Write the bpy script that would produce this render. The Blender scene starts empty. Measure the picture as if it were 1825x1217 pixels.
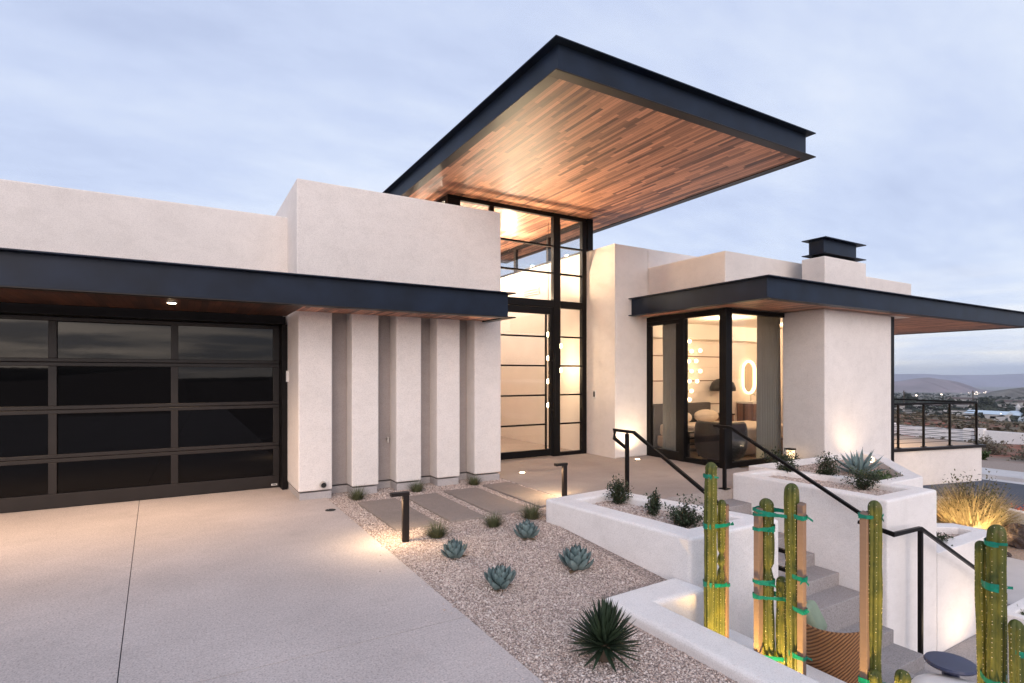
import bpy, math, random
import numpy as np
from math import sin, cos, pi, radians, sqrt
from mathutils import Vector, Matrix

random.seed(7)
rng = np.random.default_rng(11)
scene = bpy.context.scene
COL = scene.collection

# ------------------------------------------------------------------ materials
def new_mat(name):
    m = bpy.data.materials.new(name)
    m.use_nodes = True
    nt = m.node_tree
    b = nt.nodes['Principled BSDF']
    return m, nt, b

class N:
    """tiny node helper"""
    def __init__(self, nt): self.nt = nt
    def n(self, t, **kw):
        x = self.nt.nodes.new(t)
        for k, v in kw.items(): setattr(x, k, v)
        return x
    def link(self, a, b): self.nt.links.new(a, b)
    def math(self, op, a, b=None, c=None):
        x = self.n('ShaderNodeMath', operation=op)
        for i, v in enumerate((a, b, c)):
            if v is None: continue
            if isinstance(v, (int, float)): x.inputs[i].default_value = v
            else: self.link(v, x.inputs[i])
        return x.outputs[0]
    def noise(self, vec, scale, detail=3, rough=.5):
        x = self.n('ShaderNodeTexNoise')
        x.inputs['Scale'].default_value = scale
        x.inputs['Detail'].default_value = detail
        x.inputs['Roughness'].default_value = rough
        if vec is not None: self.link(vec, x.inputs['Vector'])
        return x.outputs['Fac']
    def ramp(self, fac, stops):
        x = self.n('ShaderNodeValToRGB')
        e = x.color_ramp.elements
        while len(e) < len(stops): e.new(.5)
        for el, (p, c) in zip(e, stops):
            el.position = p
            el.color = (*c, 1) if len(c) == 3 else c
        self.link(fac, x.inputs['Fac'])
        return x.outputs['Color']
    def mix(self, fac, a, b, blend='MIX'):
        x = self.n('ShaderNodeMix', data_type='RGBA', blend_type=blend)
        for i, v in ((0, fac), (6, a), (7, b)):
            if isinstance(v, (int, float)): x.inputs[i].default_value = v
            elif isinstance(v, tuple): x.inputs[i].default_value = (*v, 1)
            else: self.link(v, x.inputs[i])
        return x.outputs[2]
    def objco(self): return self.n('ShaderNodeTexCoord').outputs['Object']
    def mapping(self, vec, scale=(1, 1, 1), rot=(0, 0, 0)):
        x = self.n('ShaderNodeMapping')
        x.inputs['Scale'].default_value = scale
        x.inputs['Rotation'].default_value = rot
        self.link(vec, x.inputs['Vector'])
        return x.outputs[0]
    def bump(self, h, strength, dist, bsdf, nrm=None):
        x = self.n('ShaderNodeBump')
        x.inputs['Strength'].default_value = strength
        x.inputs['Distance'].default_value = dist
        self.link(h, x.inputs['Height'])
        if nrm is not None: self.link(nrm, x.inputs['Normal'])
        if bsdf is not None: self.link(x.outputs[0], bsdf.inputs['Normal'])
        return x.outputs[0]

def plain(name, c, rough=.5, metal=0, var=.12, vscale=6, bump=0, bscale=80, bdist=.004, spec=.5):
    m, nt, b = new_mat(name)
    k = N(nt); co = k.objco()
    f = k.noise(co, vscale, 5)
    lo = tuple(x*(1-var) for x in c); hi = tuple(min(1, x*(1+var)) for x in c)
    k.link(k.ramp(f, [(.3, lo), (.7, hi)]), b.inputs['Base Color'])
    b.inputs['Roughness'].default_value = rough
    b.inputs['Metallic'].default_value = metal
    b.inputs['Specular IOR Level'].default_value = spec
    if bump: k.bump(k.noise(co, bscale, 4), bump, bdist, b)
    return m

def stucco(name, c, bscale=70):
    m, nt, b = new_mat(name)
    k = N(nt); co = k.objco()
    big = k.noise(co, 1.3, 4, .6)
    mid = k.noise(co, 9, 5, .65)
    col = k.ramp(big, [(.3, tuple(x*.95 for x in c)), (.72, tuple(x*1.06 for x in c))])
    col = k.mix(k.math('MULTIPLY', mid, .22), col, tuple(x*.82 for x in c))
    # faint rain streaks running down the wall
    st = k.noise(k.mapping(co, (5, 5, .35)), 1.6, 4, .6)
    col = k.mix(k.math('MULTIPLY', k.math('GREATER_THAN', st, .62), .05), col, tuple(x*.7 for x in c))
    gr = k.ramp(k.noise(co, 110, 3, .7), [(.34, (.80, .79, .78)), (.5, (1, 1, 1)), (.66, (1.08, 1.08, 1.08))])
    col = k.mix(.75, col, gr, 'MULTIPLY')
    tr = k.ramp(k.noise(k.mapping(co, (1, 1, 1.6)), 4.2, 7, .72), [(.40, (.90, .895, .89)), (.52, (1, 1, 1))])
    col = k.mix(.42, col, tr, 'MULTIPLY')
    k.link(col, b.inputs['Base Color'])
    b.inputs['Roughness'].default_value = .92
    b.inputs['Specular IOR Level'].default_value = .2
    n1 = k.bump(k.noise(co, bscale, 6, .7), .35, .012, None)
    k.bump(k.noise(co, 6, 3), .18, .03, b, n1)
    return m

def concrete(name, c, speck=.5):
    m, nt, b = new_mat(name)
    k = N(nt); co = k.objco()
    a = k.noise(co, .8, 5, .62)
    s = k.noise(co, 6.5, 6, .7)
    f = k.noise(co, 85, 3, .75)
    f2 = k.noise(co, 34, 3, .7)
    col = k.ramp(a, [(.28, tuple(x*.80 for x in c)), (.72, tuple(x*1.12 for x in c))])
    col = k.mix(k.math('MULTIPLY', s, .45), col, tuple(x*.78 for x in c))
    sp = k.ramp(f, [(.33, (.34, .32, .31)), (.47, (.95, .95, .95)), (.56, (1.05, 1.05, 1.05)), (.68, (1.45, 1.42, 1.38))])
    col = k.mix(speck, col, sp, 'MULTIPLY')
    sp2 = k.ramp(f2, [(.3, (.72, .7, .69)), (.55, (1, 1, 1))])
    col = k.mix(speck*.8, col, sp2, 'MULTIPLY')
    st = k.noise(co, 2.3, 6, .7)
    col = k.mix(k.math('MULTIPLY', k.ramp(st, [(.56, (0, 0, 0)), (.75, (1, 1, 1))]), .38), col, tuple(x*.55 for x in c))
    k.link(col, b.inputs['Base Color'])
    b.inputs['Roughness'].default_value = .85
    b.inputs['Specular IOR Level'].default_value = .3
    k.bump(f, .3, .004, b)
    return m

def wood_planks(name, dark, light, w=.085, L=1.15, along='Y', rough=.33):
    m, nt, b = new_mat(name)
    k = N(nt); co = k.objco()
    sx = k.n('ShaderNodeSeparateXYZ'); k.link(co, sx.inputs[0])
    u, v = (sx.outputs['X'], sx.outputs['Y']) if along == 'Y' else (sx.outputs['Y'], sx.outputs['X'])
    row = k.math('DIVIDE', u, w)
    ri = k.math('FLOOR', row)
    wn = k.n('ShaderNodeTexWhiteNoise', noise_dimensions='1D'); k.link(ri, wn.inputs['W'])
    vv = k.math('ADD', k.math('DIVIDE', v, L), k.math('MULTIPLY', wn.outputs['Value'], 9.0))
    ci = k.math('FLOOR', vv)
    cv = k.n('ShaderNodeCombineXYZ'); k.link(ri, cv.inputs[0]); k.link(ci, cv.inputs[1])
    w2 = k.n('ShaderNodeTexWhiteNoise', noise_dimensions='2D'); k.link(cv.outputs[0], w2.inputs['Vector'])
    sc = (22, 1.6, 22) if along == 'Y' else (1.6, 22, 22)
    gco = k.mapping(co, sc)
    ad = k.n('ShaderNodeVectorMath', operation='ADD'); k.link(gco, ad.inputs[0]); k.link(w2.outputs['Color'], ad.inputs[1])
    g = k.noise(ad.outputs[0], 2.2, 6, .65)
    t = k.math('ADD', k.math('MULTIPLY', w2.outputs['Value'], .72), k.math('MULTIPLY', g, .45))
    mid = tuple((a+c)/2*.95 for a, c in zip(dark, light))
    col = k.ramp(t, [(.18, dark), (.5, mid), (.95, light)])
    fr = k.math('FRACT', row); fv = k.math('FRACT', vv)
    gap = k.math('MAXIMUM', k.math('LESS_THAN', fr, .07), k.math('LESS_THAN', fv, .006))
    col = k.mix(k.math('MULTIPLY', gap, .8), col, tuple(x*.25 for x in dark))
    k.link(col, b.inputs['Base Color'])
    b.inputs['Roughness'].default_value = rough
    k.bump(k.math('SUBTRACT', k.math('MULTIPLY', g, .15), gap), .3, .006, b)
    return m

def emit(name, c, s):
    m, nt, b = new_mat(name)
    b.inputs['Base Color'].default_value = (*c, 1)
    b.inputs['Emission Color'].default_value = (*c, 1)
    b.inputs['Emission Strength'].default_value = s
    return m

def glass(name, tint=(.93, .95, .96), ior=1.5):
    m = bpy.data.materials.new(name); m.use_nodes = True
    nt = m.node_tree; nt.nodes.clear(); k = N(nt)
    out = k.n('ShaderNodeOutputMaterial')
    tr = k.n('ShaderNodeBsdfTransparent'); tr.inputs[0].default_value = (*tint, 1)
    gl = k.n('ShaderNodeBsdfGlossy'); gl.inputs['Roughness'].default_value = 0.0
    ge = k.n('ShaderNodeNewGeometry'); dp = k.n('ShaderNodeVectorMath', operation='DOT_PRODUCT')
    k.link(ge.outputs['Normal'], dp.inputs[0]); k.link(ge.outputs['Incoming'], dp.inputs[1])
    fac = k.math('ADD', k.math('MULTIPLY', k.math('POWER', k.math('SUBTRACT', 1, k.math('ABSOLUTE', dp.outputs['Value'])), 5), .94), .045)
    mx = k.n('ShaderNodeMixShader')
    k.link(fac, mx.inputs[0]); k.link(tr.outputs[0], mx.inputs[1]); k.link(gl.outputs[0], mx.inputs[2])
    k.link(mx.outputs[0], out.inputs[0])
    return m

def leafmat(name, c1, c2, rough=.5, sss=.0, vscale=9):
    m, nt, b = new_mat(name)
    k = N(nt); co = k.objco()
    f = k.noise(co, vscale, 3)
    k.link(k.ramp(f, [(.3, c1), (.7, c2)]), b.inputs['Base Color'])
    b.inputs['Roughness'].default_value = rough
    b.inputs['Specular IOR Level'].default_value = .35
    return m

def gravel_base(name, c):
    m, nt, b = new_mat(name)
    k = N(nt); co = k.objco()
    v = k.n('ShaderNodeTexVoronoi'); v.inputs['Scale'].default_value = 75; k.link(co, v.inputs['Vector'])
    w = k.n('ShaderNodeSeparateColor'); k.link(v.outputs['Color'], w.inputs[0])
    col = k.ramp(w.outputs[0], [(0, tuple(x*.55 for x in c)), (.5, c), (1, tuple(min(1, x*1.4) for x in c))])
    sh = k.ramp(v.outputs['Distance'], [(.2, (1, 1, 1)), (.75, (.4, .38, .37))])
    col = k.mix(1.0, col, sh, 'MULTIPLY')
    k.link(col, b.inputs['Base Color'])
    b.inputs['Roughness'].default_value = .95
    inv = k.math('SUBTRACT', 1, v.outputs['Distance'])
    k.bump(inv, .8, .012, b)
    return m

def stone_mat(name, stops):
    m, nt, b = new_mat(name)
    k = N(nt)
    at = k.n('ShaderNodeAttribute', attribute_name='tint')
    k.link(k.ramp(at.outputs['Fac'], stops), b.inputs['Base Color'])
    b.inputs['Roughness'].default_value = .9
    b.inputs['Specular IOR Level'].default_value = .25
    return m

MAT = {}
MAT['wall'] = stucco('house stucco', (.80, .735, .69))
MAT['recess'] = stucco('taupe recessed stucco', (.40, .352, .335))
MAT['white'] = stucco('planter stucco', (.87, .825, .80), 90)
MAT['inner'] = plain('interior plaster', (.80, .71, .64), .8, var=.03, vscale=2)
MAT['inner_w'] = plain('interior white plaster', (.82, .78, .72), .8, var=.03, vscale=2)
MAT['steel'] = plain('painted dark steel', (.0065, .0125, .027), .45, var=.35, vscale=2.5, spec=.26, bump=.05, bscale=30)
MAT['black'] = plain('black metal frame', (.005, .004, .004), .42, var=.2, vscale=5, spec=.16)
MAT['bronze'] = plain('bronze aluminium frame', (.015, .0115, .0105), .42, var=.15, vscale=4, spec=.3)
MAT['soffit'] = wood_planks('walnut soffit planks', (.065, .024, .015), (.56, .265, .165), .056, .75, rough=.47)
MAT['soffit_dark'] = wood_planks('shade-darkened soffit planks', (.020, .008, .005), (.085, .034, .018), .07, .9, rough=.5)  # dim light over the garage door put into the plank colours
MAT['floorwood'] = wood_planks('oak floor planks', (.30, .20, .12), (.50, .36, .22), .14, 1.8)
MAT['glass'] = glass('clear glass')
MAT['darkglass'] = plain('black tinted glass', (.001, .001, .0015), .02, var=0, spec=.2, bump=.02, bscale=1.2, bdist=.02)
MAT['drive'] = concrete('sanded concrete', (.575, .505, .48), .62)
MAT['terrace'] = concrete('terrace concrete', (.43, .37, .335), .4)
MAT['step'] = concrete('stair concrete', (.37, .34, .335), .6)
MAT['paver'] = concrete('stone paver', (.33, .275, .245), .6)
MAT['stem'] = concrete('stem wall concrete', (.50, .46, .45), .3)
MAT['gravel'] = gravel_base('gravel bed', (.56, .45, .40))
MAT['stone'] = stone_mat('pea gravel', [(0, (.32, .24, .205)), (.25, (.54, .425, .37)), (.65, (.70, .575, .51)), (1, (.86, .77, .71))])
MAT['soil'] = plain('dark soil', (.06, .045, .035), .95, bump=.6, bscale=60)
MAT['agave'] = leafmat('blue agave leaf', (.095, .145, .15), (.19, .255, .25), .45)
MAT['deadleaf'] = plain('dry brown leaf', (.17, .11, .06), .9)
MAT['agave_tip'] = plain('dark thorn', (.03, .018, .014), .5)
MAT['yucca'] = leafmat('dark agave leaf', (.016, .030, .018), (.038, .060, .032), .5)
MAT['yucca_edge'] = plain('pale leaf margin', (.30, .33, .24), .6)
MAT['bigagave'] = leafmat('grey blue agave leaf', (.13, .19, .19), (.24, .32, .31), .5)
MAT['cactus'] = leafmat('cactus skin', (.036, .052, .010), (.098, .108, .019), .45, vscale=14)
_k = N(MAT['cactus'].node_tree); _b = MAT['cactus'].node_tree.nodes['Principled BSDF']; _l = _b.inputs['Base Color'].links[0].from_socket
_co = _k.objco(); _s = _k.ramp(_k.noise(_k.mapping(_co, (1, 1, .55)), 17, 6, .75), [(.58, (0, 0, 0)), (.68, (1, 1, 1))])
_k.link(_k.mix(_k.math('MULTIPLY', _s, .55), _l, (.20, .15, .065)), _b.inputs['Base Color']); _b.inputs['Roughness'].default_value = .58
_k.bump(_k.noise(_co, 60, 4, .7), .25, .006, _b)
MAT['cspine'] = plain('cactus areole', (.62, .56, .40), .7)
MAT['stake'] = wood_planks('raw timber stake', (.15, .10, .078), (.26, .18, .14), .3, 3, 'Y', .8)
MAT['tape'] = plain('green garden tape', (.0, .15, .115), .3, var=.3, vscale=30)
MAT['tape_b'] = plain('teal garden tape', (.05, .25, .32), .3, var=.3, vscale=30)
MAT['shrub'] = leafmat('dark shrub leaf', (.018, .028, .014), (.055, .075, .035), .55, vscale=12)
MAT['shrub2'] = leafmat('green shrub leaf', (.030, .060, .014), (.085, .13, .035), .5, vscale=12)
MAT['twig'] = plain('brown twig', (.09, .065, .045), .9)
MAT['tuft'] = leafmat('grass tuft', (.06, .075, .03), (.16, .165, .085), .7)
MAT['straw'] = leafmat('straw grass', (.30, .22, .09), (.52, .40, .18), .8)
MAT['redflower'] = leafmat('red flower', (.45, .05, .03), (.65, .12, .06), .6)
MAT['rock'] = plain('volcanic rock', (.07, .05, .045), .95, var=.4, vscale=9, bump=.8, bscale=12, bdist=.05)
MAT['asphalt'] = plain('asphalt', (.062, .066, .082), .85, var=.15, vscale=.7, bump=.2, bscale=120)
MAT['kerb'] = plain('kerb concrete', (.52, .49, .48), .85, var=.1, vscale=1.5)
MAT['metal_pipe'] = plain('dull pipe', (.52, .49, .46), .45, .6)
MAT['pvc'] = plain('black rubber', (.01, .01, .01), .7)
MAT['plate'] = plain('white plate', (.7, .68, .66), .5, var=.05)
MAT['bulb'] = emit('warm bulb', (1, .70, .38), 26)
MAT['bulb2'] = emit('warm globe', (1, .72, .42), 7)
MAT['lens'] = emit('lamp lens', (1, .78, .48), 22)
MAT['neon'] = emit('mirror light ring', (1, .74, .40), 4)
MAT['lantern'] = emit('lantern glow', (1, .72, .40), 1.6)
MAT['mirror'] = plain('mirror', (.85, .78, .6), .05, 1.0, var=0)
MAT['curtain'] = plain('linen curtain', (.33, .30, .25), .9, var=.1, vscale=3, bump=.2, bscale=200)
_c = MAT['curtain'].node_tree; _k = N(_c); _b = _c.nodes['Principled BSDF']; _t = _k.n('ShaderNodeBsdfTranslucent'); _t.inputs[0].default_value = (.42, .38, .31, 1)
_m = _k.n('ShaderNodeMixShader'); _m.inputs[0].default_value = .45; _k.link(_b.outputs[0], _m.inputs[1]); _k.link(_t.outputs[0], _m.inputs[2]); _k.link(_m.outputs[0], _c.nodes['Material Output'].inputs[0])
MAT['bed'] = plain('bed linen', (.62, .52, .42), .9, var=.08, vscale=5)
MAT['bedframe'] = plain('upholstered bed base', (.30, .22, .17), .9)
MAT['headboard'] = plain('charcoal headboard', (.045, .040, .042), .8)
MAT['cabinet'] = wood_planks('walnut cabinet', (.10, .045, .026), (.23, .11, .065), .05, 2, 'X', .4)
MAT['chairdark'] = plain('charcoal chair fabric', (.007, .006, .007), .55)
MAT['rattan'] = plain('woven rattan', (.40, .20, .085), .7, var=.2, vscale=20)
MAT['sage'] = plain('sage cushion', (.27, .33, .23), .9)
MAT['tableblue'] = plain('dark blue enamel', (.035, .040, .085), .3)
MAT['whitefab'] = plain('white outdoor fabric', (.74, .70, .67), .9, var=.05)
MAT['housewhite'] = plain('pale house paint', (.55, .52, .50), .9)
MAT['roofblue'] = plain('pale blue roof', (.50, .60, .68), .6)
MAT['roofdark'] = plain('brown roof', (.11, .08, .07), .9)
MAT['brush'] = leafmat('dry brush', (.10, .085, .06), (.21, .175, .125), .9, vscale=.4)
MAT['town'] = emit('town light', (1, .80, .62), 7)
MAT['tree'] = leafmat('dark tree foliage', (.022, .027, .02), (.06, .068, .05), .8, vscale=1)

# ------------------------------------------------------------------ mesh helpers
class MB:
    def __init__(self): self.v = []; self.f = []; self.mi = []; self.cur = 0
    def add(self, vs, fs):
        o = len(self.v); self.v.extend([tuple(p) for p in vs])
        for f in fs: self.f.append(tuple(i+o for i in f)); self.mi.append(self.cur)
        return self
    def box(self, x0, x1, y0, y1, z0, z1):
        return self.add([(x0,y0,z0),(x1,y0,z0),(x1,y1,z0),(x0,y1,z0),(x0,y0,z1),(x1,y0,z1),(x1,y1,z1),(x0,y1,z1)],
                        [(0,3,2,1),(4,5,6,7),(0,1,5,4),(1,2,6,5),(2,3,7,6),(3,0,4,7)])
    def prism(self, poly, z0, z1):
        a = sum(p[0]*q[1]-q[0]*p[1] for p, q in zip(poly, poly[1:]+poly[:1]))
        if a < 0: poly = poly[::-1]
        n = len(poly)
        zt = z1 if callable(z1) else (lambda x, y: z1)
        return self.add([(x, y, z0) for x, y in poly]+[(x, y, zt(x, y)) for x, y in poly],
                        [tuple(range(n))[::-1], tuple(range(n, 2*n))]+[(i, (i+1) % n, n+(i+1) % n, n+i) for i in range(n)])
    def tube(self, pts, r, n=4, rot=pi/4, flat=1.0, cap=True):
        pts = [Vector(p) for p in pts]
        rs = r if isinstance(r, (list, tuple)) else [r]*len(pts)
        ring = []
        for i, p in enumerate(pts):
            if i == 0: t = pts[1]-p
            elif i == len(pts)-1: t = p-pts[i-1]
            else: t = (pts[i+1]-p).normalized()+(p-pts[i-1]).normalized()
            t.normalize()
            ref = Vector((0, 0, 1)) if abs(t.z) < .95 else Vector((0, 1, 0))
            s = t.cross(ref).normalized(); u = s.cross(t).normalized()
            k = 1.0
            if 0 < i < len(pts)-1:
                d = max(.4, t.dot((p-pts[i-1]).normalized())); k = 1/d
            for j in range(n):
                a = rot+2*pi*j/n
                ring.append(p+(s*cos(a)*flat+u*sin(a)*(k if n == 4 else 1))*rs[i])
        m = len(pts)
        fs = [(i*n+j, i*n+(j+1) % n, (i+1)*n+(j+1) % n, (i+1)*n+j) for i in range(m-1) for j in range(n)]
        if cap: fs += [tuple(range(n))[::-1], tuple(range((m-1)*n, m*n))]
        return self.add(ring, fs)
    def lathe(self, prof, c=(0, 0, 0), n=20):
        vs = []; m = len(prof)
        for r, z in prof:
            for j in range(n): vs.append((c[0]+r*cos(2*pi*j/n), c[1]+r*sin(2*pi*j/n), c[2]+z))
        fs = [(i*n+j, i*n+(j+1) % n, (i+1)*n+(j+1) % n, (i+1)*n+j) for i in range(m-1) for j in range(n)]
        fs += [tuple(range(n))[::-1], tuple(range((m-1)*n, m*n))]
        return self.add(vs, fs)
    def sphere(self, c, r, n=12, m=8, sz=1):
        pr = [(max(1e-4, r*sin(pi*i/m)), -r*sz*cos(pi*i/m)) for i in range(m+1)]
        return self.lathe(pr, c, n)
    def octa(self, c, r):
        x, y, z = c
        return self.add([(x+r,y,z),(x-r,y,z),(x,y+r,z),(x,y-r,z),(x,y,z+r),(x,y,z-r)],
                        [(0,2,4),(2,1,4),(1,3,4),(3,0,4),(2,0,5),(1,2,5),(3,1,5),(0,3,5)])
    def build(self, name, mat, parent=None, bevel=0, smooth=False, local=False, seg=2):
        off = Vector((0, 0, 0))
        if parent is not None and not local:
            p = parent
            while p: off += p.location; p = p.parent
        me = bpy.data.meshes.new(name)
        vs = self.v if off.length == 0 else [(x-off.x, y-off.y, z-off.z) for x, y, z in self.v]
        me.from_pydata(vs, [], self.f)
        mats = mat if isinstance(mat, (list, tuple)) else [mat]
        for mm in mats: me.materials.append(MAT[mm] if isinstance(mm, str) else mm)
        if len(mats) > 1: me.polygons.foreach_set('material_index', self.mi)
        if smooth: me.polygons.foreach_set('use_smooth', [True]*len(self.f))
        me.update()
        o = bpy.data.objects.new(name, me); COL.objects.link(o)
        if parent is not None: o.parent = parent
        if bevel:
            b = o.modifiers.new('bevel', 'BEVEL'); b.width = bevel; b.segments = seg
            b.limit_method = 'ANGLE'; b.angle_limit = radians(40)
        return o

def box(name, mat, a, parent=None, bevel=0, **k):
    return MB().box(*a).build(name, mat, parent, bevel, **k)

def thing(name, label, cat, loc=(0, 0, 0), group=None, rz=0):
    o = bpy.data.objects.new(name, None); COL.objects.link(o)
    o.location = loc; o.rotation_euler = (0, 0, rz); o.empty_display_size = .1
    o['label'] = label; o['category'] = cat
    if group: o['group'] = group
    return o
def tag(o, label, cat, group=None):
    o['label'] = label; o['category'] = cat
    if group: o['group'] = group
    return o
def struct(o): o['kind'] = 'structure'; return o
def stuff(o): o['kind'] = 'stuff'; return o
def copy_tree(o, parent=None):
    c = o.copy(); COL.objects.link(c)
    if parent: c.parent = parent
    for ch in list(o.children):
        copy_tree(ch, c)
    return c
def relabel(o, label, loc, rz=0, sc=1):
    o['label'] = label; o.location = loc; o.rotation_euler = (0, 0, rz); o.scale = (sc, sc, sc) if not isinstance(sc, tuple) else sc
    return o

def lamp(name, typ, loc, energy, color=(1, .72, .42), parent=None, target=None, spot=None, blend=.5, size=.05, sizey=None):
    d = bpy.data.lights.new(name, typ); d.energy = energy; d.color = color
    if typ == 'AREA':
        d.size = size
        if sizey: d.shape = 'RECTANGLE'; d.size_y = sizey
    else: d.shadow_soft_size = size
    if typ == 'SPOT': d.spot_size = radians(spot); d.spot_blend = blend
    o = bpy.data.objects.new(name, d); COL.objects.link(o)
    o.location = loc
    if target is not None:
        v = Vector(target)-Vector(loc)
        o.rotation_euler = v.to_track_quat('-Z', 'Y').to_euler()
    if parent is not None:
        p = parent; off = Vector((0, 0, 0))
        while p: off += p.location; p = p.parent
        o.location = Vector(loc)-off
        o.parent = parent
    return o
WARM = (1, .70, .40)

# ------------------------------------------------------------------ camera
cam = bpy.data.cameras.new('camera'); co = bpy.data.objects.new('camera', cam); COL.objects.link(co)
co.location = (0, 0, 1.66); co.rotation_euler = (radians(90), 0, radians(-30.6))
cam.sensor_width = 36; cam.lens = 995/1825*36; cam.shift_y = 59.5/1825
cam.clip_start = .05; cam.clip_end = 40000
scene.camera = co

# ------------------------------------------------------------------ world and sun
SUN_AZ = radians(-118)      # direction the light comes from, measured from +X
SUN_EL = radians(24)
w = bpy.data.worlds.new('World'); scene.world = w; w.use_nodes = True
nt = w.node_tree; nt.nodes.clear(); k = N(nt)
out = k.n('ShaderNodeOutputWorld'); bg = k.n('ShaderNodeBackground')
sky = k.n('ShaderNodeTexSky', sky_type='NISHITA'); sky.sun_disc = False
sky.sun_elevation = SUN_EL; sky.sun_rotation = radians(90)-SUN_AZ
tc = k.n('ShaderNodeTexCoord'); g = tc.outputs['Generated']
sp = k.n('ShaderNodeSeparateXYZ'); k.link(g, sp.inputs[0])
# flat cloud deck: project the direction on a plane high above
zz = k.math('ADD', k.math('MAXIMUM', sp.outputs['Z'], 0), .16)
cx = k.math('DIVIDE', sp.outputs['X'], zz); cy = k.math('DIVIDE', sp.outputs['Y'], zz)
cv = k.n('ShaderNodeCombineXYZ'); k.link(cx, cv.inputs[0]); k.link(cy, cv.inputs[1])
mp = k.mapping(cv.outputs[0], (.75, 1.5, 1), (0, 0, radians(35)))
n1 = k.noise(mp, .9, 6, .55); n2 = k.noise(mp, 3.2, 6, .6)
cl = k.math('ADD', k.math('MULTIPLY', n1, .75), k.math('MULTIPLY', n2, .25))
cloud = k.ramp(cl, [(.34, (.46, .53, .735)), (.46, (.555, .63, .83)), (.56, (.645, .715, .875)), (.68, (.755, .80, .905))])
# low horizon: broken cream streaks over a paler blue
hz = k.n('ShaderNodeMapRange'); hz.inputs[1].default_value = .0; hz.inputs[2].default_value = .17; hz.inputs[3].default_value = 1; hz.inputs[4].default_value = 0
k.link(sp.outputs['Z'], hz.inputs[0])
hs = k.noise(k.mapping(g, (2.4, 2.4, 30)), 1.7, 5, .55)
hcol = k.ramp(hs, [(.36, (.64, .72, .91)), (.5, (.86, .89, .96)), (.62, (1.06, 1.03, .99))])
cloud = k.mix(hz.outputs[0], cloud, hcol)
# brighter afterglow band low behind the photographer
dt = k.n('ShaderNodeVectorMath', operation='DOT_PRODUCT'); k.link(g, dt.inputs[0])
dt.inputs[1].default_value = (cos(SUN_AZ), sin(SUN_AZ), 0)
gl = k.math('MULTIPLY', k.math('POWER', k.math('MAXIMUM', dt.outputs['Value'], 0), 6), k.math('MULTIPLY', hz.outputs[0], k.ramp(hs, [(.42, (.15, .15, .15)), (.62, (1, 1, 1))])))
cloud = k.mix(gl, cloud, (7, 6.2, 5.4))
g2 = k.math('MULTIPLY', k.math('POWER', k.math('MAXIMUM', dt.outputs['Value'], 0), 1.4), k.math('SUBTRACT', 1, k.math('MULTIPLY', k.math('MAXIMUM', sp.outputs['Z'], 0), 1.2)))
gm = k.n('ShaderNodeCombineColor'); 
for i_, q_ in enumerate((1.45, 1.3, 1.2)): k.link(k.math('ADD', 1, k.math('MULTIPLY', k.math('MAXIMUM', g2, 0), q_)), gm.inputs[i_])
cloud = k.mix(1.0, cloud, gm.outputs[0], 'MULTIPLY')
nm = k.n('ShaderNodeMix', data_type='RGBA'); nm.inputs[0].default_value = .86
sm = k.n('ShaderNodeMix', data_type='RGBA', blend_type='MULTIPLY'); sm.inputs[0].default_value = 1
k.link(sky.outputs[0], sm.inputs[6]); sm.inputs[7].default_value = (.09, .09, .09, 1)
k.link(sm.outputs[2], nm.inputs[6]); k.link(cloud, nm.inputs[7])
k.link(nm.outputs[2], bg.inputs['Color']); bg.inputs['Strength'].default_value = 1.08
k.link(bg.outputs[0], out.inputs[0])

sd = bpy.data.lights.new('sun', 'SUN'); sd.energy = 1.0; sd.angle = radians(35); sd.color = (1, .80, .66)
so = bpy.data.objects.new('sun', sd); COL.objects.link(so)
dv = Vector((cos(SUN_AZ)*cos(SUN_EL), sin(SUN_AZ)*cos(SUN_EL), sin(SUN_EL)))
so.rotation_euler = dv.to_track_quat('Z', 'Y').to_euler(); so.location = (0, -8, 14)

scene.view_settings.view_transform = 'Standard'; scene.view_settings.look = 'None'
scene.view_settings.exposure = .19; scene.view_settings.gamma = 1
scene.render.engine = 'CYCLES'
scene.cycles.use_denoising = True
scene.cycles.max_bounces = 8; scene.cycles.diffuse_bounces = 4; scene.cycles.glossy_bounces = 4; scene.cycles.transparent_max_bounces = 16
scene.cycles.sample_clamp_indirect = 6
scene.cycles.caustics_reflective = False; scene.cycles.caustics_refractive = False

# ------------------------------------------------------------------ terrain
KN = [(-9000, -60), (-400, 6), (-120, 1.5), (-30, -.45), (1.5, -.45), (3.2, -1.86), (16.6, -1.9), (17.5, -2.32), (27, -2.32), (27.4, -2.2), (31, -2.2), (47, -3), (51, -3.3), (56, -4.05), (66, -4.2),
      (85, -4.7), (108, -5.7), (140, -11), (300, -20), (600, -28), (1000, -36), (2500, -75), (6000, -150), (15000, -190)]
KX = [a for a, b in KN]; KZ = [b for a, b in KN]
xs = sorted(set([-9000, -3000, -1000, -400, -200, -120, -60, -30, -10, 0, 1.5, 2.2, 3.2, 6, 10, 14, 16.6, 17, 17.5, 22, 27, 27.4, 29, 31] + list(np.arange(32, 66, 1.5)) + list(np.arange(66, 140, 2.5)) + list(np.geomspace(140, 15000, 70))))
ys = sorted(set(list(-np.geomspace(70, 9000, 26)) + list(np.arange(-60, 0, 4.)) + list(np.arange(0, 70, 1.5)) + list(np.geomspace(70, 9000, 60))))
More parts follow.
